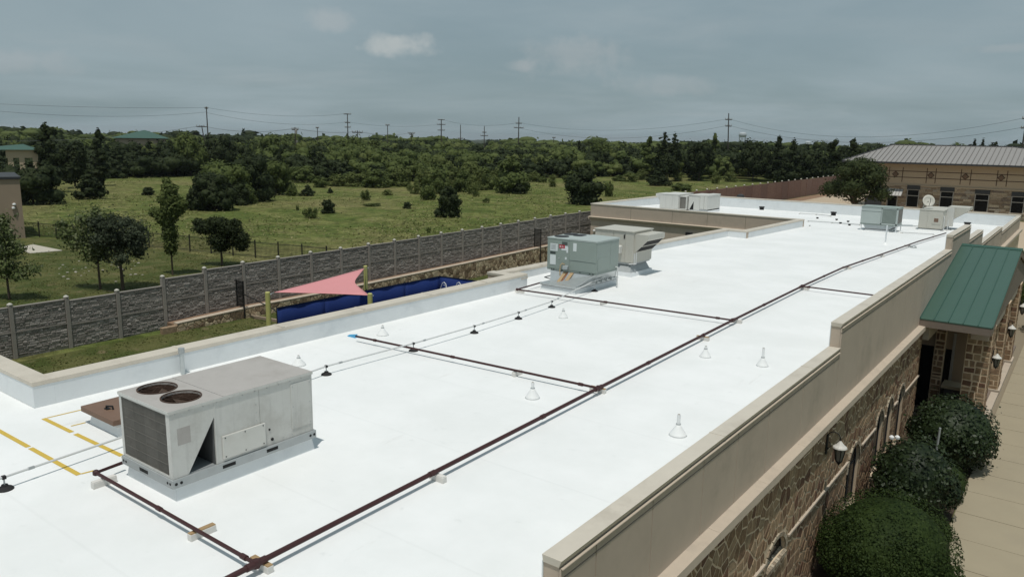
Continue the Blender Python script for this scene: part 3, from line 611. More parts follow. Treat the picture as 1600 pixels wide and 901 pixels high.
def near_unit():
    X0, X1, Y0, Y1, Z0, Z1 = -13.05, -11.44, 6.14, 8.99, .40, 1.565
    U = thing('rooftop_unit', (-12.3, 7.5, 0), 'large dented white packaged air conditioner with two round fans on its top, nearest the camera', 'air conditioner', 'packaged air conditioners on the roof')
    part('curb', MB().hexa([(X0+.0, Y0+.03, -.02), (X1+.0, Y0+.03, -.02), (X1+.0, Y1+.02, -.02), (X0+.0, Y1+.02, -.02)], [(X0+.04, Y0+.06, .245), (X1-.035, Y0+.06, .245), (X1-.035, Y1-.02, .245), (X0+.04, Y1-.02, .245)]), MAT['flashing'], U, bevel=.01)
    br = part('base_rail', MB().box(X0-.02, X1+.03, Y0-.03, Y1+.04, .245, .395), MAT['galv_dull'], U, bevel=.006)
    for a, b in ((7.02, 7.27), (7.91, 8.15)): part('fork_slot', MB().box(X1+.028, X1+.034, a, b, .295, .355), MAT['dark'], br)
    part('fork_slot', MB().box(-12.46, -12.19, Y0-.034, Y0-.028, .29, .35), MAT['dark'], br)
    for yy in (Y0+.03, Y0+.12, Y1-.10, Y1-.01): part('lifting_hole', MB().tube([(X1+.025, yy, .32), (X1+.034, yy, .32)], .026, 10), MAT['dark'], br)
    for xx in (X1-.05, X1-.13, X0+.05, X0+.13): part('lifting_hole', MB().tube([(xx, Y0-.025, .32), (xx, Y0-.034, .32)], .024, 10), MAT['dark'], br)
    # cabinet: posts, solid back part, and the recessed compressor bay behind the triangular opening
    part('cabinet', MB().box(X0+.01, X1-.02, 7.06, Y1-.01, Z0, Z1-.03).box(X0+.01, X1-.02, 6.93, 7.059, Z0, Z1-.36), MAT['rtu'], U)
    part('bay_shade_lining', MB().box(X0+.05, X0+.07, Y0+.06, 6.90, Z0, Z1-.34).box(X0+.07, X1-.025, 6.90, 6.928, Z0, Z1-.36).box(X1-.60, X1-.58, Y0+.06, 6.89, Z0, Z1-.34), MAT['bay'], U)  # dark plates put the shade inside the bay into their colour
    part('corner_post', MB().box(X0, X0+.07, Y0, Y0+.07, Z0, Z1-.03), MAT['rtu'], U); part('corner_post', MB().box(X1-.11, X1, Y0, Y0+.05, Z0, Z1-.03), MAT['rtu'], U)
    part('wall_panel', MB().box(X0, X0+.012, Y0+.07, Y1, Z0, Z1-.03), MAT['rtu'], U)
    tp = part('top_panel', MB().box(X0-.01, X1+.01, Y0-.012, 7.12, Z1-.032, Z1).box(X0-.01, X1+.01, 7.125, Y1+.01, Z1-.032, Z1+.003), MAT['rtu_top'], U, bevel=.008)
    # the top is cut open for the fans by laying the wells through it
    for (x, y) in ((-12.69, 6.64), (-11.96, 6.66)):
        fan_assembly(U, x, y, Z1+.004, .315, 4, .4 if x < -12.3 else 1.1)
    ct = bpy.data.meshes.new('cutter'); cm = MB()
    for (x, y) in ((-12.69, 6.64), (-11.96, 6.66)): cm.lathe((x, y, Z1-.28), [(.313, 0), (.313, .5)], 28)
    cutter_v, cutter_f = cm.v, cm.f
    boolean_cut(tp, cutter_v, cutter_f)
    # condenser coil on the short end: four shaded fin panels
    ys_ = Y0+.02; xs = np.linspace(X0+.07, X1-.11, 5)
    for i in range(4):
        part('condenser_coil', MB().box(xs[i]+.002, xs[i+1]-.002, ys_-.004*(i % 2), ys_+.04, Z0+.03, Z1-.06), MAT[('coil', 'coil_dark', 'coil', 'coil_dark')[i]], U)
    gr = MB()
    for x in np.linspace(X0+.08, X1-.12, 40): gr.box(x-.003, x+.003, ys_-.014, ys_-.008, Z0+.03, Z1-.06)
    for z in np.linspace(Z0+.05, Z1-.08, 7): gr.box(X0+.08, X1-.12, ys_-.017, ys_-.012, z-.002, z+.002)
    part('coil_guard', gr, MAT['coil'], U)
    part('end_rail', MB().box(X0+.07, X1-.11, Y0-.002, Y0+.02, Z1-.075, Z1-.033), MAT['rtu'], U); part('end_rail', MB().box(X0+.07, X1-.11, Y0-.002, Y0+.02, Z0, Z0+.035), MAT['rtu'], U)
    # long side: panel left of the opening, cut on the slant
    part('wall_panel', MB().prism([(X1-.02, Y0+.05, Z0), (X1-.02, 6.41, Z0), (X1-.02, 6.93, 1.255), (X1-.02, 6.93, Z1-.034), (X1-.02, Y0+.05, Z1-.034)], (.02, 0, 0)), MAT['rtu'], U)
    part('wall_panel', MB().box(X1-.022, X1-.004, 6.96, 7.82, Z0, Z1-.034), MAT['rtu'], U); part('wall_panel', MB().box(X1-.022, X1-.007, 7.828, Y1, Z0, Z1-.034), MAT['rtu'], U)
    part('mullion', MB().box(X1-.02, X1+.004, 6.93, 6.96, Z0, Z1-.034), MAT['rtu'], U)
    part('bay_floor', MB().box(X1-.58, X1-.02, Y0+.06, 6.90, Z0-.003, Z0+.012), MAT['galv_dull'], U)
    ap = part('access_panel', MB().box(X1-.004, X1+.026, 7.05, 7.91, .45, .868), MAT['panel'], U, bevel=.01)
    s = MB(); screws(s, [(X1+.026, q, z) for q in (7.10, 7.49, 7.86) for z in (.49, .83)], (1, 0, 0), .012); part('screw', s, MAT['dark'], ap)
    ap = part('access_panel', MB().box(X1-.007, X1+.004, 8.50, 8.955, .552, 1.43), MAT['rtu'], U, bevel=.006)
    s = MB(); screws(s, [(X1+.004, q, z) for q in (8.54, 8.92) for z in (.60, .99, 1.38)], (1, 0, 0), .009); part('screw', s, MAT['galv_dull'], ap)
    part('faded_plate', MB().box(X1-.001, X1+.002, 6.26, 6.49, .95, 1.24), MAT['rtu_top'], U)
    s = MB(); screws(s, [(X1+.0, q, Z1-.07) for q in np.arange(6.24, 8.95, .25)]+[(X1-.003, 7.75, z) for z in (.95, 1.1, 1.25)]+[(X1-.003, q, .46) for q in (8.1, 8.3, 8.5, 8.8, 8.95)], (1, 0, 0), .009)
    screws(s, [(x, Y0-.002, Z1-.06) for x in np.arange(X0+.15, X1-.1, .3)], (0, -1, 0), .008); part('screw', s, MAT['galv_dull'], U)
    part('rim', MB().box(X0-.014, X1+.014, Y0-.016, Y0-.010, Z1-.05, Z1-.001).box(X1+.010, X1+.016, Y0-.016, Y1+.012, Z1-.05, Z1-.001), MAT['rtu'], U)
    part('pipe_hole', MB().tube([(X1-.01, 8.06, .50), (X1+.004, 8.06, .50)], .03, 10), MAT['dark'], U); part('pipe_hole', MB().tube([(X1-.01, 8.01, .70), (X1+.004, 8.01, .70)], .02, 8), MAT['dark'], U)
def boolean_cut(o, v, f):
    import bmesh
    me = mesh_from('cut', v, f, ORG.get(o.name, (0, 0, 0))); c = bpy.data.objects.new('cut', me); COL.objects.link(c); c.location = o.parent.location if o.parent else (0, 0, 0)
    o.modifiers.clear(); m = o.modifiers.new('b', 'BOOLEAN'); m.object = c; m.solver = 'EXACT'
    bpy.context.view_layer.update(); dg = bpy.context.evaluated_depsgraph_get(); nm = bpy.data.meshes.new_from_object(o.evaluated_get(dg)); o.modifiers.clear(); o.data = nm
    bpy.data.objects.remove(c)
near_unit()

def green_unit_mid():
    X0, X1, Y0, Y1, Z0, Z1 = -17.58, -15.27, 25.85, 27.62, .75, 2.02
    U = thing('rooftop_unit', (-16.4, 26.7, 0), 'grey-green packaged air conditioner covered in labels on a wide galvanised adapter, middle of the roof', 'air conditioner', 'packaged air conditioners on the roof')
    cx0, cx1, cy0, cy1 = -17.3, -15.66, 25.0, 28.3
    skirt_curb(U, cx0+.04, cx1-.04, cy0+.04, cy1-.04, 0, .21, .05)
    part('curb_cap', MB().box(cx0-.02, cx1+.03, cy0-.03, cy1+.02, .212, .29), MAT['galv'], U, bevel=.008); part('gasket', MB().box(cx0, cx1+.005, cy0, cy1, .195, .211), MAT['black'], U)
    ad = part('adapter', MB().hexa([(cx0+.12, cy0+.5, .29), (cx1, cy0+.05, .29), (cx1, cy1-.2, .29), (cx0+.12, cy1-.2, .29)], [(X0+.15, Y0+.04, Z0-.06), (X1-.06, Y0+.04, Z0-.06), (X1-.06, Y1-.05, Z0-.06), (X0+.15, Y1-.05, Z0-.06)]), MAT['galv'], U)
    part('rib', MB().tube([(cx1+.01, cy0+.08, .30), (X1-.06, Y0+.04, Z0-.06)], .015, 6), MAT['galv'], ad); part('rib', MB().tube([(cx1+.01, cy1-.22, .30), (X1-.06, Y1-.05, Z0-.06)], .015, 6), MAT['galv'], ad)
    part('base_rail', MB().box(X0, X1, Y0, Y1, Z0-.06, Z0), MAT['greenunit'], U)
    part('cabinet', MB().box(X0+.01, X1-.01, Y0+.01, Y1-.01, Z0, Z1-.05), MAT['greenunit'], U)
    xm = -16.52
    part('wall_panel', MB().box(X0, xm-.006, Y0-.006, Y0+.01, Z0+.01, Z1-.06), MAT['greenunit'], U)
    part('wall_panel', MB().box(xm+.006, X1, Y0-.022, Y0+.01, Z0+.42, Z1-.06), MAT['greenunit'], U, bevel=.006); part('wall_panel', MB().box(xm+.006, X1, Y0-.012, Y0+.01, Z0+.01, Z0+.41), MAT['greenunit'], U, bevel=.006)
    part('wall_panel', MB().box(X1-.01, X1+.012, Y0, Y0+1.06, Z0+.01, Z1-.06), MAT['greenunit'], U); part('wall_panel', MB().box(X1-.01, X1+.008, Y0+1.08, Y1-.03, Z0+.01, Z1-.06), MAT['greenunit'], U)
    part('access_panel', MB().box(X1+.012, X1+.03, Y0+.10, Y0+.92, Z0+.08, Z0+.58), MAT['greenunit'], U, bevel=.01)
    t1 = part('top_panel', MB().box(X0-.02, xm-.02, Y0-.02, Y1+.02, Z1-.055, Z1-.01), MAT['greentop'], U, bevel=.01); part('top_panel', MB().box(xm-.015, X1+.03, Y0-.03, Y1+.02, Z1-.055, Z1+.015), MAT['greentop'], U, bevel=.012)
    for x, y in ((-17.2, 26.3), (-16.85, 27.1), (-17.3, 27.15)):
        part('fan_grille', MB().lathe((x, y, Z1-.01), [(.30, 0), (.30, .022), (.27, .022), (.265, .008), (.10, .008), (.08, .02)], 20), MAT['trimdark'], U)
    def label(x0, x1, z0, z1, m, nm='label', y=Y0-.012):
        return part(nm, MB().box(x0, x1, y-.003, y, Z0+z0, Z0+z1), MAT[m], U)
    l = label(-17.44, -17.08, .72, 1.02, 'sticker'); label(-17.44, -17.16, .16, .56, 'sticker'); label(-17.44, -17.18, .60, .68, 'print')
    r = label(-17.02, -16.74, .86, 1.0, 'redlabel')
    part('mark', MB().prism([(-16.96+.03*math.cos(a), Y0-.016, Z0+.93+.03*math.sin(a)) for a in np.linspace(0, 6.28, 11)[:-1]], (0, -.002, 0)), MAT['sticker'], r)
    for k in range(3): part('line', MB().box(-16.90, -16.78-.02*k, Y0-.018, Y0-.0155, Z0+.905+.022*k, Z0+.914+.022*k), MAT['sticker'], r)
    w_ = label(-16.66, -16.58, .70, .92, 'sticker'); label(-16.9, -16.60, .78, .97, 'sticker', y=Y0-.009)
    for k in range(4): label(-16.88+.0*k, -16.62, 1.0+.035*k, 1.018+.035*k, 'print', 'print')
    for k in range(5): part('line', MB().box(-17.40, -17.15-.03*(k % 2), Y0-.0185, Y0-.0155, Z0+.78+.045*k, Z0+.79+.045*k), MAT['print'], l)
    label(-16.34, -16.18, .80, 1.12, 'sticker', y=Y0-.024); label(-16.72, -16.64, .42, .52, 'sticker'); label(-17.06, -16.96, .42, .47, 'galv', 'handle')
    for x in (-17.35, -17.25, -16.85, -16.0, -15.55, -15.4): part('rail_hole', MB().box(x-.03, x+.03, Y0-.004, Y0+.001, Z0-.045, Z0-.012), MAT['dark'], U)
    part('gas_hose', MB().tube([(-16.72, Y0-.02, Z0+.22), (-16.80, Y0-.07, Z0+.26), (-16.88, Y0-.08, Z0+.18), (-16.90, Y0-.09, Z0-.05), (-16.86, Y0-.12, Z0-.2), (-16.92, Y0-.14, .36)], .022, 7), MAT['hose'], U, smooth=True)
    part('gas_box', MB().prism([(-16.75, Y0-.14, Z0+.04), (-16.75, Y0, Z0+.02), (-16.75, Y0, Z0+.20), (-16.75, Y0-.12, Z0+.16)], (.22, 0, 0)), MAT['galv'], U)
    part('gas_feed', MB().tube([(-16.92, Y0-.14, .37), (-16.95, Y0-.16, .31), (-17.66, Y0-.05, .34), (-17.45, Y0+.9, .45)], .02, 6), MAT['iron'], U)
    for i, (x, m) in enumerate(((-16.80, 'cardboard'), (-16.62, 'orange'), (-16.48, 'cardboard'))):
        w = .15 if m == 'cardboard' else .025
        part('loose_strip', MB().hexa([(x-.02, 25.42, .30), (x-.02+w, 25.40, .30), (x-.02+w, 25.42, .30), (x-.02, 25.44, .30)], [(x+.05, Y0-.03, Z0-.08), (x+.05+w, Y0-.03, Z0-.08), (x+.05+w, Y0-.01, Z0-.08), (x+.05, Y0-.01, Z0-.08)]), MAT[m], U)
    for k in range(4): part('bracket', MB().box(cx1+.03, cx1+.10, 26.5+.38*k, 26.54+.38*k, .24, .36).box(cx1-.02, cx1+.06, 26.44+.38*k, 26.48+.38*k, .30, .42), MAT['galv'], U)
    part('drain_pipe', MB().tube([(X1+.02, Y1-.25, Z0+.10), (X1+.11, Y1-.25, Z0+.10), (X1+.12, Y1-.25, .05)], .028, 8), MAT['conduit'], U)
green_unit_mid()

def hood(parent, x, y0, y1, z0, z1, out, mat, side=1):   # slanted outside-air hood on the +X (side 1) or -X face
    s = side
    part('air_hood', MB().prism([(x, y0, z0), (x+s*.04, y0, z0), (x+s*out, y0, z1-.22), (x+s*out, y0, z1), (x, y0, z1)], (0, y1-y0, 0)), mat, parent)
    for k in (.08, .54):
        a = np.array([x+s*.04, z0]); b = np.array([x+s*out, z1-.22]); p, q = a+(b-a)*k, a+(b-a)*(k+.38); n = np.array([b[1]-a[1], -(b[0]-a[0])])*s; n = n/np.linalg.norm(n)*.006
        part('hood_filter', MB().prism([(p[0]+n[0], y0+.05, p[1]+n[1]), (q[0]+n[0], y0+.05, q[1]+n[1]), (q[0]-n[0], y0+.05, q[1]-n[1]), (p[0]-n[0], y0+.05, p[1]-n[1])], (0, y1-y0-.1, 0)), MAT['dark'], parent)
def beige_unit_mid():
    X0, X1, Y0, Y1, Z0, Z1 = -17.95, -15.95, 30.2, 32.0, .62, 1.98
    U = thing('rooftop_unit', (-16.9, 31, 0), 'beige packaged air conditioner with slanted air hood, just behind the grey-green one', 'air conditioner', 'packaged air conditioners on the roof')
    skirt_curb(U, X0+.10, X1+.05, Y0-.28, Y1-.1, 0, .17, .05)
    part('curb_adapter', MB().hexa([(X0+.1, Y0-.22, .17), (X1+.0, Y0-.22, .17), (X1+.0, Y1-.2, .17), (X0+.1, Y1-.2, .17)], [(X0+.1, Y0+.12, .48), (X1-.22, Y0+.12, .48), (X1-.22, Y1-.2, .48), (X0+.1, Y1-.2, .48)]), MAT['galv_dull'], U)
    part('base_rail', MB().box(X0, X1-.12, Y0+.02, Y1, .48, .56), MAT['galv_dull'], U)
    part('cabinet', MB().box(X0, X1-.04, Y0, Y1, .56, Z1-.05), MAT['beigeunit'], U, bevel=.01)
    for a, b in ((X0, -17.0), (-16.99, X1-.44)): part('wall_panel', MB().box(a+.01, b-.005, Y0-.014, Y0, .58, Z1-.07), MAT['beigeunit'], U)
    part('corner_panel', MB().box(X1-.43, X1-.035, Y0-.02, Y0+.02, .58, Z1-.05), MAT['beigeunit'], U, bevel=.01)
    part('top_panel', MB().box(X0-.04, X1+.0, Y0-.05, Y1+.03, Z1-.05, Z1), MAT['beigeunit'], U, bevel=.012); part('flue_box', MB().prism([(X1-.93, Y0-.02, .98), (X1-.93, Y0-.22, .98), (X1-.93, Y0-.22, 1.27), (X1-.93, Y0-.02, 1.32)], (.36, 0, 0)), MAT['whiteunit'], U)
    part('flue_opening', MB().box(X1-.936, X1-.931, Y0-.20, Y0-.03, 1.0, 1.20), MAT['dark'], U)
    part('latch', MB().box(X1-.52, X1-.46, Y0-.03, Y0-.014, 1.62, 1.80), MAT['dark'], U)
    hood(U, X1-.04, Y0+.08, Y1-.1, 1.02, 1.86, .66, MAT['beigeunit'])
    part('conduit_riser', MB().tube([(X1+.03, Y0+.02, .5), (X1+.03, Y0+.02, 1.0)], .02, 6).tube([(X1+.12, Y0+.02, .55), (X1+.12, Y0+.02, 1.05)], .02, 6).tube([(X1-.2, Y0-.03, .52), (X1+.12, Y0+.02, .56)], .025, 6), MAT['conduit'], U)
beige_unit_mid()

def far_white_units():
    z = roof_z(70)
    p = at_roof(1031, 327); q = at_roof(1062, 329)
    x0, x1, y0, y1 = p[0], q[0], p[1]-.1, p[1]+3.2; h = 1.52; z = roof_z(y0)
    U = thing('rooftop_unit', (x0+.9, y0+1, z), 'old white air conditioner with flared hood on its left, behind the far courtyard wall', 'air conditioner', 'packaged air conditioners on the roof')
    skirt_curb(U, x0+.05, x1, y0+.05, y1, z, .14)
    part('cabinet', MB().box(x0, x1, y0, y1, z+.14, z+h-.04), MAT['whiteunit'], U)
    w_ = (x1-x0)/3
    for i in range(3): part('wall_panel', MB().box(x0+w_*i+.012, x0+w_*(i+1)-.012, y0-.02, y0, z+.18, z+h-.07), MAT['whiteunit'], U)
    part('top_panel', MB().box(x0-.03, x1+.03, y0-.04, y1+.03, z+h-.04, z+h), MAT['whiteunit'], U)
    hood(U, x0, y0+.1, y1-1, z+.85, z+h-.02, .5, MAT['whiteunit'], -1)
    part('condenser_coil', MB().box(x1, x1+.62, y0+.35, y0+.40, z+.2, z+h-.22), MAT['coil'], U); part('coil_frame', MB().box(x1, x1+.62, y0+.3, y0+.46, z+h-.22, z+h-.12).box(x1, x1+.62, y0+.3, y0+.46, z+.12, z+.2).box(x1+.62, x1+.68, y0+.3, y1-.5, z+.12, z+h-.12), MAT['whiteunit'], U)
    part('condenser_body', MB().box(x1, x1+.62, y0+.41, y1-.5, z+.14, z+h-.12), MAT['whiteunit'], U)
    p = at_roof(1074, 327); x0 = x1+.78; y0 += .55; x1 = ony(1105, 322, y0)[0]; y1 = y0+3; z = roof_z(y0); xm = x0+(x1-x0)*.6
    U = thing('rooftop_unit', (x0+.9, y0+1, z), 'old white air conditioner with narrow triangular opening, right of the flared-hood one beyond the courtyard', 'air conditioner', 'packaged air conditioners on the roof')
    skirt_curb(U, x0+.05, x1, y0+.05, y1, z, .14)
    part('cabinet', MB().box(x0, x1, y0+.02, y1, z+.14, z+1.5), MAT['whiteunit'], U)
    part('wall_panel', MB().box(x0, xm-.02, y0-.01, y0+.02, z+.16, z+1.44), MAT['whiteunit'], U); part('wall_panel', MB().box(xm+.02, xm+(x1-xm)*.55, y0-.03, y0+.02, z+.28, z+1.5), MAT['whiteunit'], U); part('wall_panel', MB().box(xm+(x1-xm)*.55+.03, x1, y0-.03, y0+.02, z+.28, z+1.5), MAT['whiteunit'], U)
    part('bay_opening', MB().prism([(x0+.12, y0-.016, z+.17), (x0+.52, y0-.016, z+.17), (x0+.52, y0-.016, z+.95)], (0, .005, 0)), MAT['dark'], U)
    part('top_panel', MB().box(x0-.03, xm, y0-.04, y1+.03, z+1.5, z+1.54).box(xm+.003, x1+.03, y0-.04, y1+.03, z+1.5, z+1.60), MAT['whiteunit'], U)
    part('base_rail', MB().box(xm, x1, y0-.02, y1, z+.14, z+.24), MAT['galv_dull'], U)
far_white_units()
def far_green_unit():
    z = -.6; Y0 = 63.2
    a = ony(1344, 350, Y0); b = ony(1401, 352.5, Y0); c = ony(1401, 325, Y0)
    X0, X1, Z0, Z1 = a[0], b[0], b[2], c[2]; Y1 = Y0+1.7
    U = thing('rooftop_unit', ((X0+X1)/2, Y0+1, z), 'pale green air conditioner with louvred half, on thin legs at the far roof end', 'air conditioner', 'packaged air conditioners on the roof')
    ca, cb = ony(1351, 359, Y0), ony(1388, 363, Y0); cz = roof_z(Y0)
    skirt_curb(U, ca[0], cb[0], Y0+.05, Y0+3.0, cz, .12, .03); part('gasket', MB().box(ca[0]-.03, cb[0]+.03, Y0, Y0+3.05, cz+.12, cz+.16), MAT['trimdark'], U)
    part('adapter', MB().hexa([(ca[0], Y0+.05, cz+.16), (cb[0], Y0+.05, cz+.16), (cb[0], Y0+2.6, cz+.16), (ca[0], Y0+2.6, cz+.16)], [(X0+.15, Y0+.08, Z0), (X1-.05, Y0+.08, Z0), (X1-.05, Y1, Z0), (X0+.15, Y1, Z0)]), MAT['galv'], U)
    part('cabinet', MB().box(X0, X1+.02, Y0+.02, Y1, Z0, Z1-.05), MAT['greentop'], U); part('base_rail', MB().box(X0-.03, X1+.03, Y0, Y1+.03, Z0-.08, Z0), MAT['greenunit'], U)
    xm = X0+(X1-X0)*.56
    part('wall_panel', MB().box(X0, xm-.02, Y0-.03, Y0+.02, Z0+.02, Z0+(Z1-Z0)*.70), MAT['greentop'], U); part('wall_panel', MB().box(X0, xm-.02, Y0-.02, Y0+.02, Z0+(Z1-Z0)*.73, Z1-.06), MAT['greentop'], U)
    lv = part('louvre_frame', MB().box(xm, xm+.06, Y0-.03, Y0+.02, Z0, Z1-.06).box(X1-.09, X1+.02, Y0-.03, Y0+.02, Z0, Z1-.06).box(xm, X1, Y0-.03, Y0+.02, Z1-.14, Z1-.06).box(xm, X1, Y0-.03, Y0+.02, Z0, Z0+.10), MAT['greentop'], U)
    part('louvre_back', MB().box(xm+.06, X1-.09, Y0+.012, Y0+.019, Z0+.10, Z1-.14), MAT['trimdark'], lv)
    for x in np.linspace(xm+.10, X1-.13, 13): part('louvre', MB().box(x-.025, x+.025, Y0-.02, Y0+.01, Z0+.12, Z1-.16), MAT['greenunit'], lv)
    part('side_coil', MB().box(X1+.02, X1+.04, Y0+.15, Y1-.15, Z0+.12, Z1-.16), MAT['coil'], U)
    part('top_panel', MB().box(X0-.03, X1+.05, Y0-.05, Y1+.04, Z1-.05, Z1), MAT['greenunit'], U)
    for x, y in ((X0+.08, Y0+.05), (X1-.02, Y0+.02), (X1, Y1-.1), (X0+.08, Y1-.1)): part('leg', MB().box(x-.03, x+.03, y-.03, y+.03, roof_z(y), Z0-.06).box(x-.12, x+.12, y-.12, y+.12, roof_z(y), roof_z(y)+.04), MAT['flashing'], U)
    part('drain_arm', MB().tube([(X1-.2, Y0-.02, Z0-.1), (X1+.3, Y0+.4, Z0+.0), (X1+.9, Y0+.9, Z0+.0)], .06, 7), MAT['galv'], U)
    return X0, X1, Y0
FGX0, FGX1, FGY = far_green_unit()
def far_beige_unit():
    Y0 = 68.0; a = ony(1434, 356, Y0); b = ony(1471, 358, Y0); c = ony(1471, 329, Y0); X0, X1, Z0, Z1 = a[0], b[0], b[2], c[2]; cz = roof_z(Y0); Y1 = Y0+4.2
    U = thing('rooftop_unit', ((X0+X1)/2, Y0+1.5, cz), 'beige air conditioner with small amber plate on its end, beside the satellite dish', 'air conditioner', 'packaged air conditioners on the roof')
    skirt_curb(U, X0+.1, X1-.1, Y0+.05, Y1, cz, max(.15, Z0-cz-.16)); part('gasket', MB().box(X0+.05, X1-.05, Y0+.02, Y1, Z0-.12, Z0-.04), MAT['trimdark'], U)
    part('cabinet', MB().box(X0, X1, Y0, Y1, Z0-.04, Z1-.04), MAT['beigeunit'], U, bevel=.015)
    xm = X0+(X1-X0)*.36; part('wall_panel', MB().box(X0+.02, xm-.015, Y0-.02, Y0, Z0+.03, Z1-.07), MAT['beigeunit'], U); part('wall_panel', MB().box(xm+.015, X1-.02, Y0-.02, Y0, Z0+.03, Z1-.07), MAT['beigeunit'], U)
    pf = part('plate_frame', MB().box(xm+.35, X1-.12, Y0-.05, Y0-.02, Z0+.38, Z0+1.0), MAT['beigeunit'], U); part('plate', MB().box(xm+.48, X1-.28, Y0-.06, Y0-.051, Z0+.52, Z0+.80), MAT['hatch'], pf)
    part('top_panel', MB().box(X0-.04, X1+.04, Y0-.04, Y1+.04, Z1-.04, Z1), MAT['beigeunit'], U)
    hood(U, X1, Y1-2.2, Y1-.2, Z0+.35, Z1+.18, 1.5, MAT['beigeunit']); part('hood_cheek', MB().box(X1, X1+.5, Y1-2.6, Y1-2.22, Z0+.1, Z1+.12), MAT['whiteunit'], U)
    part('conduit_riser', MB().tube([(X1+.1, Y0+.2, cz), (X1+.1, Y0+.2, Z0+.9), (X1+.0, Y0+.25, Z0+1.0)], .03, 6).tube([(X1+.32, Y0+.5, cz), (X1+.32, Y0+.5, Z0+.7)], .035, 6), MAT['conduit'], U)
    # satellite dish on its own mast behind the unit
    d = ony(1451, 314, Y0+1.0); D = thing('satellite_dish', (d[0], Y0+1.0, Z1), 'cream satellite dish tilted up on a bent arm, standing on the far beige air conditioner', 'satellite dish')
    part('mast', MB().tube([(d[0]-.35, Y0+1.0, Z1), (d[0]-.25, Y0+1.0, Z1+.35), (d[0], Y0+1.05, d[2])], .05, 7), MAT['beigeunit'], D)
    dish(D, (d[0], Y0+1.0, d[2]), .50, (.35, -.8, .45), MAT['beigeunit'])
def dish(parent, c, r, n, mat):
    n = Vector(n).normalized(); u = n.cross(Vector((0, 0, 1))).normalized(); v = u.cross(n); c = Vector(c); mb = MB(); k = 20; vs = [tuple(c-n*.10*r)]; fs = []
    for q, dz in ((.35, -.085), (.7, -.04), (1., .06), (1.0, .03), (.5, -.10)):
        for i in range(k):
            a = 2*math.pi*i/k; vs.append(tuple(c+(u*math.cos(a)*.9+v*math.sin(a))*q*r+n*dz*r*2))
    for i in range(k): fs.append((0, 1+i, 1+(i+1) % k))
    for ring in range(4):
        for i in range(k): fs.append((1+ring*k+i, 1+(ring+1)*k+i, 1+(ring+1)*k+(i+1) % k, 1+ring*k+(i+1) % k))
    mb.add(vs, fs); part('reflector', mb, mat, parent, smooth=True)
    part('feed_arm', MB().tube([tuple(c-v*r*.9), tuple(c-v*r*.5+n*r*.9), tuple(c+n*r*1.0)], .02, 5), MAT['trimdark'], parent)
far_beige_unit()

# ------------------------------------------------------------------ gas piping and its supports
ZP = .165
def rp(x, y, dz=ZP): p = at_roof(x, y, dz); return (p[0], p[1], p[2]+dz)
MAIN = [rp(*q) for q in ((400, 880), (935, 606), (1145, 500), (1253, 447), (1317, 418), (1375, 398), (1435, 377), (1478, 364))]
d0 = np.array(MAIN[0])-np.array(MAIN[1]); d0 /= np.linalg.norm(d0); MAIN = [tuple(np.array(MAIN[0])+d0*3.2)]+MAIN
GP = thing('gas_pipe', MAIN[1], 'dark red gas pipe running the length of the white roof with its branches', 'gas pipe')
mp = part('main_run', MB().tube(MAIN, .043, 10), MAT['gas'], GP, smooth=True)
def sleeve(a, b, t, r, ln, name, par):
    a, b = np.array(a), np.array(b); d = (b-a)/np.linalg.norm(b-a); c = a+(b-a)*t; part(name, MB().tube([tuple(c-d*ln/2), tuple(c+d*ln/2)], r, 10), MAT['gas'], par)
for i, t in ((1, .38), (1, .75), (2, .3), (2, .72), (3, .4), (4, .5), (5, .5), (6, .4), (7, .5)): sleeve(MAIN[i], MAIN[i+1], t, .053, .13, 'coupling', GP)
BR = [[rp(*q) for q in ((192, 722), (150, 738), (400, 880))], [rp(*q) for q in ((556, 525), (935, 606))], [rp(*q) for q in ((846, 441), (808, 452), (1145, 500))], [rp(*q) for q in ((1253, 447), (1366, 461))]]
for i, b in enumerate(BR):
    part('branch_run', MB().tube(b, .030, 9), MAT['gas'], GP, smooth=False)
    e = b[-1] if i < 3 else b[0]
    part('tee', MB().lathe((e[0], e[1], e[2]-.07), [(.05, .01), (.06, .03), (.06, .11), (.05, .13)], 10).tube([tuple(np.array(e)-d0*.16), tuple(np.array(e)+d0*.16)], .056, 10), MAT['gas'], GP)
    sleeve(b[-2], b[-1], .94 if i < 3 else .1, .042, .12, 'coupling', GP)
    if i in (0, 2): part('elbow', MB().lathe((b[1][0], b[1][1], b[1][2]-.05), [(.03, 0), (.055, .02), (.055, .08), (.03, .10)], 10), MAT['gas'], GP)
    if i < 3: sleeve(b[-2], b[-1], .45, .039, .12, 'coupling', GP)
sleeve(BR[1][0], BR[1][1], .095, .041, .1, 'coupling', GP)
def support(px, py, ang, ln, lab, bare, grp='timber blocks under the gas pipes'):
    p = at_roof(px, py); o = thing('pipe_block', (p[0], p[1], p[2]), lab, 'pipe support', grp); c, s = math.cos(ang), math.sin(ang)
    def q(a, b, z): return (p[0]+a*c-b*s, p[1]+a*s+b*c, p[2]+z)
    L, W = ln/2, .05
    part('block', MB().hexa([q(-L, -W, 0), q(L, -W, 0), q(L, W, 0), q(-L, W, 0)], [q(-L, -W, .105), q(L, -W, .105), q(L, W, .105), q(-L, W, .105)]), MAT['coated'], o, bevel=.006)
    part('top_face', MB().hexa([q(-L+.006, -W+.006, .105), q(L-.006, -W+.006, .105), q(L-.006, W-.006, .105), q(-L+.006, W-.006, .105)], [q(-L+.006, -W+.006, .12), q(L-.006, -W+.006, .12), q(L-.006, W-.006, .12), q(-L+.006, W-.006, .12)]), MAT['wood' if bare else 'coated'], o)
XD = 0.0; YD = math.pi/2
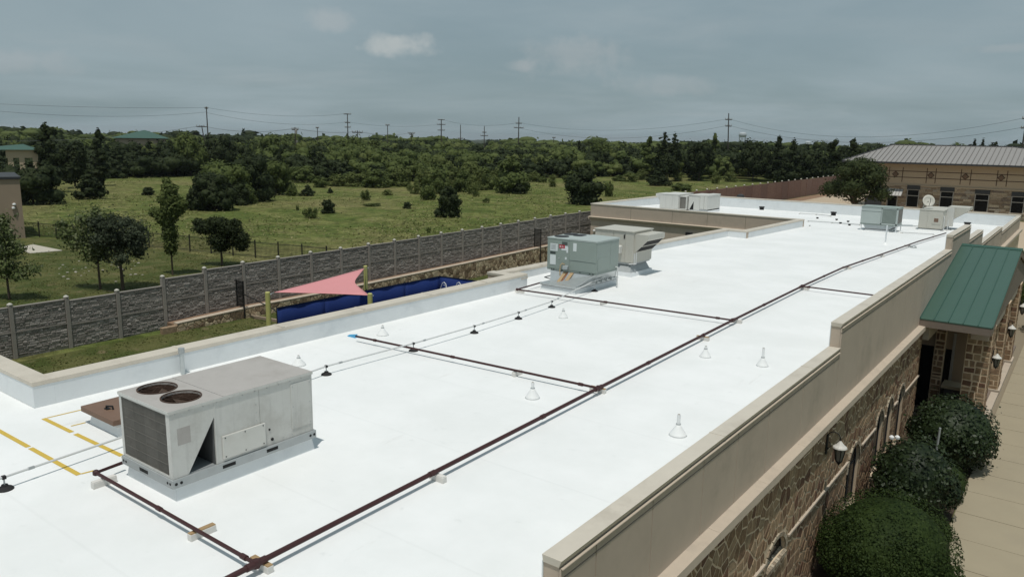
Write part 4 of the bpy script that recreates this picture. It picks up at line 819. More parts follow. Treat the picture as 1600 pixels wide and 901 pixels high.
for a in ((316, 836, YD, .42, 'white block with bare wood top under the short branch by the near air conditioner', 1), (409, 887, XD, .42, 'white block with bare wood top under the nearest pipe tee', 1), (163, 757, YD, .40, 'white coated block under the elbow by the near air conditioner', 0),
          (684, 750, XD, .34, 'white block under the main pipe between its two nearest tees', 0), (808, 586, YD, .34, 'pinkish white block halfway along the second branch pipe', 0), (934, 612, XD, .42, 'wood topped block under the second tee of the gas pipe', 1),
          (1098, 531, XD, .40, 'block with wood top under the main pipe just before the third tee', 1), (1150, 504, XD, .40, 'white block under the third tee of the gas pipe', 0), (1256, 452, XD, .42, 'wood block under the tee whose branch runs to the street parapet', 1),
          (812, 457, XD, .40, 'white block under the far elbow next to the grey-green unit', 0), (943, 475.5, YD, .36, 'white block under the middle of the third branch pipe', 0), (1323, 420.5, XD, .40, 'block under the bend of the main pipe beyond the last tee', 1), (1376, 401, XD, .40, 'small block under the far stretch of the main pipe', 0), (1418, 385.5, XD, .40, 'block near the far end of the main pipe, with doubled coupling', 0)):
    support(*a)
p = at_roof(551, 526); o = thing('pipe_stand', p, 'bright blue plastic stand under the open end of the second branch pipe', 'pipe support')
part('stand', MB().hexa([(p[0]-.18, p[1]-.06, p[2]), (p[0]+.17, p[1]-.06, p[2]), (p[0]+.17, p[1]+.06, p[2]), (p[0]-.18, p[1]+.06, p[2])], [(p[0]-.13, p[1]-.04, p[2]+.05), (p[0]+.15, p[1]-.05, p[2]+.10), (p[0]+.15, p[1]+.05, p[2]+.10), (p[0]-.13, p[1]+.04, p[2]+.05)]), MAT['blue'], o)

# ------------------------------------------------------------------ electrical conduit on rubber feet
FEET = [((8, 764), 'black rubber foot of the conduit at the left edge of the picture'), ((510, 585), 'black conduit foot just right of the near air conditioner'), ((646, 548), 'black conduit foot where the conduit crosses the second branch pipe'),
        ((741, 520), 'third black conduit foot beyond the near air conditioner'), ((810, 498), 'fourth black conduit foot beyond the near air conditioner'), ((862, 480), 'black conduit foot just before the third branch pipe'), ((929, 455), 'tall white stem on black foot by the grey-green unit')]
cpath = []
for i, (q, lab) in enumerate(FEET):
    p = at_roof(*q); h = .21 if i < 6 else .42
    o = thing('conduit_stand', p, lab, 'conduit support', 'rubber feet carrying the conduit')
    part('base', MB().lathe(p, [(.135, 0), (.135, .015), (.115, .035), (.055, .062), (.05, .09)], 14), MAT['black'], o); part('stem', MB().lathe(p, [(.014, .08), (.014, h-.01)], 7), MAT['conduit' if i == 6 else 'galv_dull'], o)
    part('clamp', MB().box(p[0]-.035, p[0]+.035, p[1]-.03, p[1]+.03, p[2]+h-.02, p[2]+h+.035), MAT['conduit' if i == 6 else 'black'], o)
    cpath.append((p[0], p[1], p[2]+h+.01))
cd = np.array(cpath[0])-np.array((cpath[1])); cd /= np.linalg.norm(cd)
CP = [tuple(np.array(cpath[0])+cd*4)]+[cpath[0]]+[((cpath[0][0]+cpath[1][0])/2, (cpath[0][1]+cpath[1][1])/2, .20)]+cpath[1:]
e = cpath[-1]; CP += [(e[0]-.05, e[1]+.6, e[2]+.02), (-15.55, 27.4, .50), (-15.62, 27.45, .70)]
CN = thing('conduit', cpath[1], 'thin pale grey electrical conduit carried along the roof on black feet', 'conduit')
part('tube', MB().tube(CP, .021, 7), MAT['conduit'], CN, smooth=True)
for i in range(1, len(CP)-3):
    a, b = np.array(CP[i]), np.array(CP[i+1]); d = (b-a)/np.linalg.norm(b-a); c = a+d*.45; part('coupling', MB().tube([tuple(c-d*.05), tuple(c+d*.05)], .028, 7), MAT['galv_dull'], CN)

# ------------------------------------------------------------------ vents, hatch and small roof fittings
CONES = [((1059, 679), (1059, 647), .17, 'tall white vent boot nearest the street parapet, furthest down the picture'), ((1191, 571), (1191, 543), .15, 'tall white vent boot by the tall step of the street parapet'), ((1102, 557), (1102, 540), .15, 'short white vent boot just right of the main gas pipe'),
         ((832, 621), (832, 597), .16, 'white vent boot below the second branch pipe'), ((880, 496), (880, 482), .15, 'white vent boot between the conduit and the third branch pipe'), ((598, 523), (598, 508), .17, 'white vent boot beside the blue pipe stand'), ((467, 570), (467, 555), .17, 'white vent boot behind the near air conditioner')]
for b, t, r, lab in CONES:
    p = at_roof(*b); h = high(*t, p)-p[2]; o = thing('vent_boot', p, lab, 'roof vent', 'white coated vent boots'); hb = min(.23, h*.72)
    part('boot', MB().lathe(p, [(r*1.12, 0), (r, .03), (r*.92, .06), (r*.36, hb*.85), (.05, hb)], 16), MAT['cone'], o, smooth=True)
    part('pipe', MB().lathe(p, [(.036, hb-.02), (.036, h)], 10), MAT['cone'], o); part('clamp', MB().lathe(p, [(.052, hb-.01), (.052, hb+.018)], 10), MAT['galv_dull'], o)
    part('bore', MB().lathe(p, [(.027, h), (.027, h+.003)], 8), MAT['coping_dark'], o)
p = onx(285, 572, -17.72); t = onx(285, 543, -17.72)
o = thing('vent_pipe', (p[0], p[1], 0), 'grey metal vent pipe with collar standing against the left parapet', 'roof vent'); part('pipe', MB().lathe((p[0], p[1], 0), [(.055, 0), (.055, t[2]-.12)], 12), MAT['galv'], o)
part('collar', MB().lathe((p[0], p[1], t[2]-.14), [(.06, 0), (.075, .01), (.075, .14), (.05, .14)], 12), MAT['galv_dull'], o)
H = thing('roof_hatch', (-15.5, 7.5, 0), 'low brown lidded roof hatch on a white curb behind the near air conditioner', 'roof hatch')
skirt_curb(H, -16.05, -14.95, 6.98, 7.95, 0, .20, .05); part('curb_cap', MB().box(-16.10, -14.90, 6.93, 8.0, .20, .245), MAT['conduit'], H)
part('lid', MB().box(-16.22, -14.86, 6.84, 8.1, .26, .375), MAT['hatch'], H, bevel=.012); part('handle', MB().tube([(-15.66, 7.1, .375), (-15.66, 7.1, .43), (-15.52, 7.16, .44), (-15.50, 7.16, .375)], .02, 6).box(-15.68, -15.56, 7.06, 7.14, .375, .395), MAT['iron'], H)
def stub(px, py, r, h, lab, cat='roof vent', mat='black', grp='small black stubs at the far end of the roof'):
    p = at_roof(px, py); o = thing('vent_stub', p, lab, cat, grp); part('stub', MB().lathe(p, [(r, 0), (r, h*.75), (r*1.25, h*.76), (r*1.25, h)], 10), MAT[mat], o); part('boot', MB().lathe(p, [(r*1.9, 0), (r*1.15, .08)], 10), MAT['cone'], o)
stub(1190, 329, .22, .40, 'stubby black vent against the rear parapet, left of the other black vent'); stub(1302, 338, .22, .42, 'stubby black vent against the rear parapet, nearer the pale green unit')
stub(1511, 354, .22, .36, 'black vent seen just above the tallest street parapet step')
for (q, l) in (((1277, 343), 'small black peg left of the three in a loose row by the pale green unit'), ((1307, 345.5), 'small black peg behind the roof cable, middle of the loose row'), ((1325, 348.5), 'small black peg nearest the pale green unit'), ((1313, 351), 'small black peg in front of the roof cable'), ((1327, 354), 'front small black peg closest to the courtyard corner')): stub(*q, .09, .20, l)
stub(1265, 355, .05, .16, 'thin grey pipe stub next to the courtyard corner parapet', mat='galv_dull')
p = at_roof(1383, 382); t = high(1384, 352, p); o = thing('vent_pipe', p, 'thin tall white vent pipe standing in front of the pale green unit', 'roof vent'); part('pipe', MB().lathe(p, [(.045, 0), (.045, t-p[2])], 9), MAT['flashing'], o); part('boot', MB().lathe(p, [(.22, 0), (.16, .05), (.06, .16)], 12), MAT['cone'], o)
p = at_roof(1427, 387); o = thing('roof_drain', p, 'small grey roof drain dome near the street parapet', 'roof drain'); part('dome', MB().lathe(p, [(.2, 0), (.19, .06), (.12, .12), (.03, .14)], 12), MAT['galv_dull'], o)
pb = ony(1153, 311, 78.9); o = thing('exhaust_fan', (pb[0], 79.3, pb[2]), 'white mushroom fan with dark top peeping over the rear parapet', 'exhaust fan')
part('housing', MB().lathe((pb[0], 79.6, pb[2]-.25), [(.5, -.6), (.5, .1), (.62, .15), (.62, .35), (.45, .40)], 16), MAT['whiteunit'], o); part('cap', MB().lathe((pb[0], 79.6, pb[2]+.15), [(.40, 0), (.36, .22), (.12, .34)], 14), MAT['trimdark'], o)
def cable(name, pts, r, lab, cat='pipe', mat='galv_dull', dz=.08):
    P = [(*at_roof(*q)[:2], at_roof(*q)[2]+dz) for q in pts]; o = thing(name, P[0], lab, cat); part('run', MB().tube(P, r, 6), MAT[mat], o)
    for q in P: part('rest', MB().box(q[0]-.08, q[0]+.08, q[1]-.06, q[1]+.06, q[2]-dz, q[2]-r), MAT['coated'], o)
cable('roof_pipe', ((1262, 346.5), (1300, 349), (1344, 352.5)), .035, 'thin grey pipe lying on the roof left of the pale green unit'); cable('roof_pipe', ((1249, 334.5), (1275, 336), (1298, 338.5)), .03, 'thin grey pipe below the rear parapet between the black vents')
cable('roof_pipe', ((1409, 353), (1440, 355.5)), .035, 'grey pipe linking the pale green and far beige units'); cable('roof_pipe', ((1409, 364.5), (1459, 367.5)), .03, 'lower grey pipe with upright, in front of the far beige unit')

# ------------------------------------------------------------------ precast fence along the lawn
FX = -39.05
FPOST = [(-66, 477), (15, 477), (104, 464.5), (185, 454.5), (250, 433.8), (317, 420), (377, 411), (431, 403), (482.5, 395), (532.5, 388.5), (574, 382), (614.3, 376), (652.8, 370), (686.6, 364.5), (720.6, 360), (751.4, 356), (776.3, 351), (805, 346.5), (828.3, 342.5), (853, 338), (876, 335), (898, 332), (919, 329)]
PZ = [-2.0, -1.99, -2.0, -2.05, -1.66, -1.51, -1.48, -1.45, -1.42, -1.41, -1.38, -1.35, -1.31, -1.27, -1.26, -1.24, -1.17, -1.12, -1.07, -1.0, -.98, -.96, -.94]
PY = [13.84+2.44*(i-1) for i in range(len(FPOST))]
def make_fence():
    T = thing('precast_fence', (FX, 34, GL), 'long grey precast concrete fence with stone-pattern panels and capped posts, between lawn and field', 'fence')
    R = random.Random(8)
    def panel_mesh(h, seed):
        Rr = random.Random(seed); W = 2.44-.20; V = []; Fs = []
        rows = round(h/.105); y = 0; mb = MB()
        for j in range(rows):
            z0 = h*j/rows; z1 = h*(j+1)/rows; y = 0
            while y < W-.02:
                L = min(Rr.uniform(.14, .46), W-y)
                if W-y-L < .1: L = W-y
                d = Rr.uniform(.010, .034); g = .007; a = Rr.uniform(-.012, .012); k = .018
                mb.hexa([(0, y+g, z0+g), (0, y+g, z1-g), (0, y+L-g, z1-g), (0, y+L-g, z0+g)], [(d, y+g+k, z0+g+.012), (d+a, y+g+k, z1-g-.02), (d+a*.5, y+L-g-k, z1-g-.02), (d-a, y+L-g-k, z0+g+.012)]); y += L
        me = mesh_from('cast_stones', mb.v, mb.f); me.materials.append(MAT['caststone']); return me
    H = 1.10
    variants = [panel_mesh(H, 20+k) for k in range(4)]
    capm = MB().lathe((0, 0, 0), [(.115, 0), (.125, .03), (.115, .06), (.06, .10), (.02, .115)], 10); cap = mesh_from('post_cap', capm.v, capm.f); cap.materials.append(MAT['postcap']); cap.polygons.foreach_set('use_smooth', [True]*len(cap.polygons))
    for i, y in enumerate(PY):
        z = PZ[i]
        po = part('post', MB().box(FX-.10, FX+.10, y-.09, y+.09, GL-.1, z), MAT['precast'], T, bevel=.01)
        shared('cap', cap, po, (0, 0, z-GL) if False else (FX-T.location[0], y-T.location[1], z-T.location[2]))
        if i < len(PY)-1:
            zt = PZ[i+1]-.10 if i in (3,) else min(z, PZ[i+1])-.06
            if i == 2: zt = -2.15
            if i == 3: zt = -2.12
            if i == 4: zt = -1.75
            pn = part('panel', MB().box(FX-.06, FX+.03, y+.095, y+2.345, GL-.1, zt-.06), MAT['precast'], T)
            part('top_rail', MB().box(FX-.08, FX+.07, y+.095, y+2.345, zt-.06, zt), MAT['precast'], T, bevel=.01)
            part('mid_rail', MB().box(FX+.03, FX+.075, y+.095, y+2.345, zt-.06-H-.07, zt-.06-H-.01), MAT['precast'], T)
            for k, zz in enumerate((zt-.065-H, zt-.06-H-.075-H)):
                s_ = shared('cast_stones', variants[(i*2+k) % 4], pn, (FX+.03-T.location[0], y+.10-T.location[1], zz-T.location[2])); s_['kind'] = 'stuff'
make_fence()
def planter():
    X0, X1 = -38.28, -38.0; PL = [(21.2, -4.02), (26, -3.86), (32, -3.84), (38, -3.74), (46, -3.6), (56, -3.42), (61.5, -3.36)]
    T = thing('planter_wall', (-38.1, 40, GL), 'low rubble stone retaining wall with pale cap along the foot of the grey fence', 'retaining wall')
    R = random.Random(4)
    for (ya, za), (yb, zb) in zip(PL, PL[1:]):
        GB = GL-.0 if ya < 31 else GL-.46
        part('core', MB().hexa([(X0, ya, GB-.1), (X1, ya, GB-.1), (X1, yb, GB-.1), (X0, yb, GB-.1)], [(X0, ya, za-.07), (X1, ya, za-.07), (X1, yb, zb-.07), (X0, yb, zb-.07)]), MAT['mortar'], T)
        h = (za+zb)/2-.09-GB; mb = MB(); sp = .24 if ya < 38 else .27
        slope = (zb-za)/(yb-ya)
        for p in stones(yb-ya, h+.001, sp, .035, R, .42, 1.1):
            v, f = stone_geo(p, (X1, ya, GB), (0, 1, 0), (0, 0, 1), (1, 0, 0), .04, R)
            v = [(x, y, GB+(z-GB)*((za+slope*(y-ya))-.08-GB)/h) for x, y, z in v]; mb.add(v, f)
        part('rubble', mb, MAT['creek'], T)['kind'] = 'stuff'
        n = max(1, round((yb-ya)/.9))
        for k in range(n):
            a, b = ya+(yb-ya)*k/n, ya+(yb-ya)*(k+1)/n; qa, qb = za+slope*(a-ya)+R.uniform(-.008, .008), za+slope*(b-ya)
            part('cap_stone', MB().hexa([(X0-.05, a+.008, qa-.07), (X1+.05, a+.008, qa-.07), (X1+.05, b-.008, qb-.07), (X0-.05, b-.008, qb-.07)], [(X0-.05, a+.008, qa), (X1+.06, a+.008, qa-.005), (X1+.06, b-.008, qb-.005), (X0-.05, b-.008, qb)]), MAT['creek'] if k % 3 == 5 else MAT['ledge'], T)
        part('bed', MB().hexa([(FX+.08, ya, GL), (X0, ya, GL), (X0, yb, GL), (FX+.08, yb, GL)], [(FX+.08, ya, za-.10), (X0, ya, za-.10), (X0, yb, zb-.10), (FX+.08, yb, zb-.10)]), MAT['dirt'], T)
    part('end_stone', MB().box(X0, X1+.02, 20.4, 21.19, GL-.1, -4.15), MAT['creek'], T, bevel=.02)
planter()
def iron_gate(px, py_top, py_mid, lab, w=.62):
    x0 = -38.6; b = onx(px, py_mid, x0); y = b[1]; zt = high(px, py_top, b)
    T = thing('iron_fence', (x0, y, GL), lab, 'iron fence', 'short iron fence sections by the stone planter')
    zb = -3.85 if y < 40 else -3.45
    part('post', MB().box(x0-.03, x0+.03, y-.03, y+.03, zb, zt+.04), MAT['iron'], T); part('post', MB().box(x0+w, x0+w+.07, y-.035, y+.035, GL-.3, zt+.02), MAT['iron'], T)
    for z in (zt-.06, zb+.08): part('rail', MB().box(x0+.03, x0+w, y-.015, y+.015, z-.02, z+.02), MAT['iron'], T)
    for k in range(1, 8): part('bar', MB().box(x0+w*k/8-.013, x0+w*k/8+.013, y-.012, y+.012, zb+.03, zt-.02), MAT['iron'], T)
    return T, x0+w, y
T_, xe, ye = iron_gate(371, 437, 480, 'black iron fence section on the planter, left of the coral shade sail')
part('stair_rail', MB().tube([(xe, ye, -3.05), (xe+2.6, ye+.1, -3.55), (xe+4.2, ye+.1, -4.4)], .03, 6), MAT['iron'], T_)
iron_gate(835, 357, 386, 'black iron fence section on the planter behind the grey-green unit')
part('step_edging', MB().hexa([(-37.9, 25.6, GL), (-33.6, 26.2, GL), (-33.6, 26.9, GL), (-37.9, 26.2, GL)], [(-37.9, 25.6, GL+.16), (-33.6, 26.2, GL+.16), (-33.6, 26.35, GL+.16), (-37.9, 25.75, GL+.16)]), MAT['tanwall'])['kind'] = 'structure'

# blue screen round the pool yard, rails, shade sail
def screen():
    T = thing('blue_screen', (-33, 30, GL), 'deep blue cloth screen fence enclosing the yard below the coral shade sail', 'screen fence')
    pts = [(-33.0, 23.9), (-33.0, 27.0), (-33.0, 30.1), (-33.0, 33.2), (-33.0, 36.3), (-29.4, 36.75), (-25.8, 37.2)]
    for (xa, ya), (xb, yb) in zip(pts, pts[1:]):
        mb = MB(); n = 10; L = math.hypot(xb-xa, yb-ya); nx, ny = -(yb-ya)/L, (xb-xa)/L; vs = []; fs = []
        for k in range(n+1):
            t = k/n; o = .035*math.sin(t*math.pi*3+xa+ya)*math.sin(t*math.pi)
            for z, q in ((GL+.05, 1.4), ((GL-2.9)/2, 1), (-2.92, .2)): vs.append((xa+(xb-xa)*t+nx*o*q, ya+(yb-ya)*t+ny*o*q, z))
        for k in range(n):
            for j in range(2): fs.append((k*3+j, (k+1)*3+j, (k+1)*3+j+1, k*3+j+1))
        mb.add(vs, fs); c = part('cloth', mb, MAT['bluecloth'], T, smooth=True); m = c.modifiers.new('thickness', 'SOLIDIFY'); m.thickness = .012
        part('top_rail', MB().tube([(xa, ya, -2.90), (xb, yb, -2.90)], .025, 6), MAT['iron'], T)
    for x, y in pts: part('post', MB().lathe((x-.05, y+(.05 if y > 36 else 0), GL), [(.03, 0), (.03, 1.66)], 8), MAT['iron'], T)
    mb = MB(); mb.box(-33, -21, 24, 36.9, GL, GL+.03); o = part('pool_deck', mb, MAT['bluecloth']); o['kind'] = 'structure'
screen()
def grab_rail(px, py, lab):
    b = onx(px, py, -29.6); T = thing('grab_rail', (b[0], b[1], GL), lab, 'handrail', 'white handrails in the blue yard')
    part('rail', MB().tube([(b[0]-.35, b[1], GL), (b[0]-.3, b[1], b[2]-.45), (b[0]-.12, b[1], b[2]-.06), (b[0], b[1], b[2]), (b[0]+.12, b[1], b[2]-.08), (b[0]+.25, b[1], b[2]-.5), (b[0]+.3, b[1], GL)], .03, 8), MAT['conduit'], T, smooth=True); return b
a = grab_rail(694, 441, 'white curved handrail at the left end of the blue yard rope'); b = grab_rail(717, 441, 'white curved handrail at the right end of the blue yard rope')
T = thing('rope', a, 'thin pale rope sagging between two white curved handrails in the blue yard', 'rope')
part('strand', MB().tube([tuple(a*(1-t)+b*t-np.array([0, 0, .75*4*t*(1-t)*.5+.15])) for t in np.linspace(0, 1, 9)], .03, 6), MAT['white'], T)
SPX = [((418, 456), -1.30, 'lime green sail post at the sail\'s left corner'), ((571, 415), -1.50, 'lime green sail post behind the blue screen, at the sail\'s top corner'), ((578, 458), -1.30, 'lime green sail post rising in front of the roof edge at the sail\'s right corner')]
tops = []
for q, z, lab in SPX:
    p = at(*q, z); T = thing('sail_post', (p[0], p[1], GL), lab, 'post', 'posts of the shade sail'); part('shaft', MB().lathe((p[0], p[1], GL), [(.115, 0), (.115, z-GL-.02), (.09, z-GL)], 14), MAT['polepaint'], T, smooth=False)
    part('eye_bolt', MB().tube([(p[0], p[1], z-.12), (p[0]+.1, p[1]+.14, z-.12)], .02, 6), MAT['galv'], T); tops.append(np.array([p[0], p[1], z-.12]))
def sail():
    c = (tops[0]+tops[1]+tops[2])/3; cor = [t+(c-t)*k for t, k in zip(tops, (.06, .03, .02))]; n = 16; V = []; idx = {}
    cor[0] = cor[0]+np.array([.0, .1, 0.05]); 
    for i in range(n+1):
        for j in range(n+1-i):
            k = n-i-j; a, b_, c_ = i/n, j/n, k/n; p = cor[0]*a+cor[1]*b_+cor[2]*c_
            # catenary edges pull in towards the middle; cloth dips slightly
            pull = np.zeros(3)
            for w1, w2, w0, s in ((b_, c_, a, .40), (a, b_, c_, .06), (a, c_, b_, .05)): pull += (c-p)*s*4*w1*w2*max(0, 1-w0*2.2)
            p = p+pull; p[2] -= .10*27*a*b_*c_
            idx[i, j] = len(V); V.append(tuple(p))
    Fs = []
    for i in range(n):
        for j in range(n-i):
            Fs.append((idx[i, j], idx[i+1, j], idx[i, j+1]))
            if j < n-i-1: Fs.append((idx[i+1, j], idx[i+1, j+1], idx[i, j+1]))
    T = thing('shade_sail', c, 'coral pink triangular shade sail stretched between three lime posts', 'shade sail'); o = part('cloth', MB().add(V, Fs), MAT['sail'], T, smooth=True); m = o.modifiers.new('t', 'SOLIDIFY'); m.thickness = .012
    mb = MB()
    for t, cc in zip(tops, cor): mb.tube([tuple(t), tuple(cc)], .015, 5)
    part('tie', mb, MAT['galv'], T)['kind'] = 'stuff'
sail()

# black picket fence at the back of the yard
def picket():
    T = thing('picket_fence', (-66, 36, GL), 'long thin black iron picket fence between the yard lawn and the field', 'fence')
    A = np.array([-84.5, 31.8]); Bp = np.array([-65.6, 36.4]); C = np.array([-42.0, 42.2])
    for P, Q in ((A, Bp), (Bp, C)):
        L = np.linalg.norm(Q-P); n = round(L/2.44); d = (Q-P)/L
        for k in range(n+1):
            p = P+d*L*k/n; part('post', MB().box(p[0]-.04, p[0]+.04, p[1]-.04, p[1]+.04, GL-.1, GL+1.55), MAT['iron'], T)
            if k < n:
                q = P+d*L*(k+1)/n; mb = MB(); nn = 18
                for j in range(1, nn):
                    r = p+(q-p)*j/nn; mb.box(r[0]-.009, r[0]+.009, r[1]-.009, r[1]+.009, GL+.05, GL+1.42)
                part('pickets', mb, MAT['iron'], T)['kind'] = 'stuff'
                for z in (GL+.18, GL+1.34): part('rail', MB().tube([(p[0], p[1], z), (q[0], q[1], z)], .022, 4), MAT['iron'], T)
picket()
def corner_building():
    c = at(40, 372, GL); zt = high(36, 278, c); x1, y0 = c[0], c[1]
    T = thing('stucco_building', (x1-10, y0+8, GL), 'tan block building corner with dark roof edge at the left border, beyond the yard', 'building')
    u = np.array([-.3, -.954]); v = np.array([-.954, .3])
    def q(a, b, z): p = np.array([x1, y0])+u*a+v*b; return (p[0], p[1], z)
    part('wall', MB().hexa([q(0, 0, GL-.2), q(14, 0, GL-.2), q(14, 9, GL-.2), q(0, 9, GL-.2)], [q(0, 0, zt-.12), q(14, 0, zt-.12), q(14, 9, zt-.12), q(0, 9, zt-.06)]), MAT['tanwall'], T)
    part('roof_edge', MB().hexa([q(-.12, -.12, zt-.08), q(14, -.12, zt-.08), q(14, 9.1, zt-.08), q(-.12, 9.1, zt-.08)], [q(-.12, -.12, zt+.12), q(14, -.12, zt+.12), q(14, 9.1, zt+.12), q(-.12, 9.1, zt+.12)]), MAT['trimdark'], T)
    for px, py in ((22, 319.5), (21, 325)):
        w_ = ray(px, py); n2 = np.array([-u[1], u[0]]); t = (np.array([x1, y0])@n2)/(w_[:2]@n2); p = w_*t+np.array([0, 0, HC])
        s = -1 if n2@np.array([-x1, -y0]) < 0 else 1; p[:2] += n2*s*.12
        part('flood_light', MB().lathe(tuple(p-np.array([0, 0, .1])), [(.06, 0), (.15, .06), (.15, .18), (.05, .24)], 10), MAT['white'], T)
    pd = np.array(q(2.4, 1.2, zt)); D = thing('satellite_dish', pd, 'pale satellite dish on the dark roof edge of the tan block building', 'satellite dish')
    t = high(7, 263, pd); part('mast', MB().tube([tuple(pd), (pd[0], pd[1], t-.15)], .05, 6), MAT['galv'], D); dish(D, (pd[0]+.1, pd[1], t), .75, (.75, -.45, .5), MAT['conduit'])
corner_building()

# ------------------------------------------------------------------ foliage
def leaf_quads(R, blobs, n, size, up=.25, shell=.55, stray=.10, jit=.5):
    """n leaf-clump quads spread through the outer part of a set of blobs (cx,cy,cz,rx,ry,rz)"""
    Bq = np.array(blobs, float); wgt = (Bq[:, 3]*Bq[:, 4]+Bq[:, 4]*Bq[:, 5]+Bq[:, 3]*Bq[:, 5]); idx = R.choice(len(Bq), n, p=wgt/wgt.sum()); b = Bq[idx]
    d = R.normal(size=(n, 3)); d /= np.linalg.norm(d, axis=1)[:, None]
    rad = shell+(1.06-shell)*R.random(n)**.6
    rad = (np.abs(R.normal(scale=.62, size=n)) if shell < .22 else rad); rad = np.where(R.random(n) < stray, rad*R.uniform(1.0, 1.28, n), rad); P = b[:, :3]+d*b[:, 3:]*rad[:, None]
    nr = d+R.normal(scale=jit, size=(n, 3))+np.array([0, 0, up]); nr /= np.linalg.norm(nr, axis=1)[:, None]
    t = R.normal(size=(n, 3)); t -= nr*(t*nr).sum(1)[:, None]; t /= np.linalg.norm(t, axis=1)[:, None]; bt = np.cross(nr, t)
    s = size*(.55+.9*R.random(n))[:, None]; a = s*.62
    V = np.stack([P-t*s, P+bt*a, P+t*s, P-bt*a], 1).reshape(-1, 3); Fq = np.arange(n*4).reshape(-1, 4); return V, Fq
def core_quads(blobs, k=.72, nu=8, nv=5):
    Vs, Fs, o = [], [], 0
    for cx, cy, cz, rx, ry, rz in blobs:
        for j in range(nv+1):
            th = math.pi*j/nv
            for i in range(nu):
                ph = 2*math.pi*i/nu; Vs.append((cx+rx*k*math.sin(th)*math.cos(ph), cy+ry*k*math.sin(th)*math.sin(ph), cz+rz*k*math.cos(th)))
        for j in range(nv):
            for i in range(nu): Fs.append((o+j*nu+i, o+j*nu+(i+1) % nu, o+(j+1)*nu+(i+1) % nu, o+(j+1)*nu+i))
        o = len(Vs)
    return np.array(Vs), np.array(Fs)
def crown_arrays(R, blobs, n, size, core=.72, **k):
    V, Fq = leaf_quads(R, blobs, n, size, **k)
    if core: cv, cf = core_quads(blobs, core); Fq = np.vstack([Fq, cf+len(V)]); V = np.vstack([V, cv])
    return V, Fq
def blobs_round(R, rx, rz, z0, k=9, sub=.42, flat=1.):
    out = [(0, 0, z0+rz, rx*.72, rx*.72, rz*.78)]
    for i in range(k):
        a = 2*math.pi*(i+R.random()*.8)/k; e = R.uniform(-.55, .9); q = math.sqrt(max(0, 1-e*e)); s = sub*R.uniform(.7, 1.25)
        out.append((math.cos(a)*rx*.68*q, math.sin(a)*rx*.68*q, z0+rz+e*rz*.68, rx*s, rx*s, rz*s*flat))
    return out
def blobs_cone(R, rx, h, z0, k=14):
    out = [(0, 0, z0+h*.35, rx*.5, rx*.5, h*.36), (0, 0, z0+h*.72, rx*.22, rx*.22, h*.28)]
    for i in range(k):
        t = (i+.5)/k; a = i*2.4+R.random(); r = rx*(1-t)**.8*.62; s = rx*(.42*(1-t)+.13)*R.uniform(.8, 1.2); out.append((math.cos(a)*r, math.sin(a)*r, z0+h*(.08+.86*t), s, s, s*.62))
    return out
def blobs_spread(R, rx, h, z0, k=16):
    out = [(0, 0, z0+h*.42, rx*.5, rx*.5, h*.36)]
    for i in range(k):
        a = i*2.39+R.random()*.5; t = R.random(); r = rx*math.sqrt(.25+.6*R.random())*(1-.35*t); s = rx*R.uniform(.22, .36); out.append((math.cos(a)*r, math.sin(a)*r, z0+h*(.15+.75*t), s, s, s*.7))
    return out
def crown_mesh(name, V, Fq, mat): return array_mesh(name, V, Fq, 4, [mat])
def trunk_mb(R, h, r, crown_z, rx, limbs=5, lean=0.):
    mb = MB(); pts = [(lean*t*h+R.normal(scale=.02*h)*t*.5, R.normal(scale=.02*h)*t*.5, h*t) for t in (0, .25, .5, .75, 1)]
    mb.tube([(0, 0, -.15)]+pts, [r*1.5, r*1.15, r, r*.82, r*.6, r*.3], 8)
    for i in range(limbs):
        a = 2*math.pi*i/limbs+R.random(); t = R.uniform(.3, .8); z = max(crown_z*.8, h*t); e = (math.cos(a)*rx*.65, math.sin(a)*rx*.65, z+rx*R.uniform(.25, .6)); s = (lean*z, 0, z)
        mb.tube([s, tuple((np.array(s)*.45+np.array(e)*.55)+np.array([0, 0, -.05*rx])), e], [r*.5, r*.32, r*.12], 6)
    return mb
def tree(name, p, lab, cat, blobs, n, size, leaf, h, r, rx, seed, crown_z=1., limbs=5, group=None, core=.72, lean=0., **k):
    R = np.random.default_rng(seed); T = thing(name, p, lab, cat, group)
    V, Fq = crown_arrays(R, blobs(R) if callable(blobs) else blobs, n, size, core, **k); shared('crown', crown_mesh('crown', V, Fq, MAT[leaf]), T)
    tm = trunk_mb(R, h, r, crown_z, rx, limbs, lean); me = mesh_from('trunk', tm.v, tm.f); me.materials.append(MAT['bark']); shared('trunk', me, T); return T

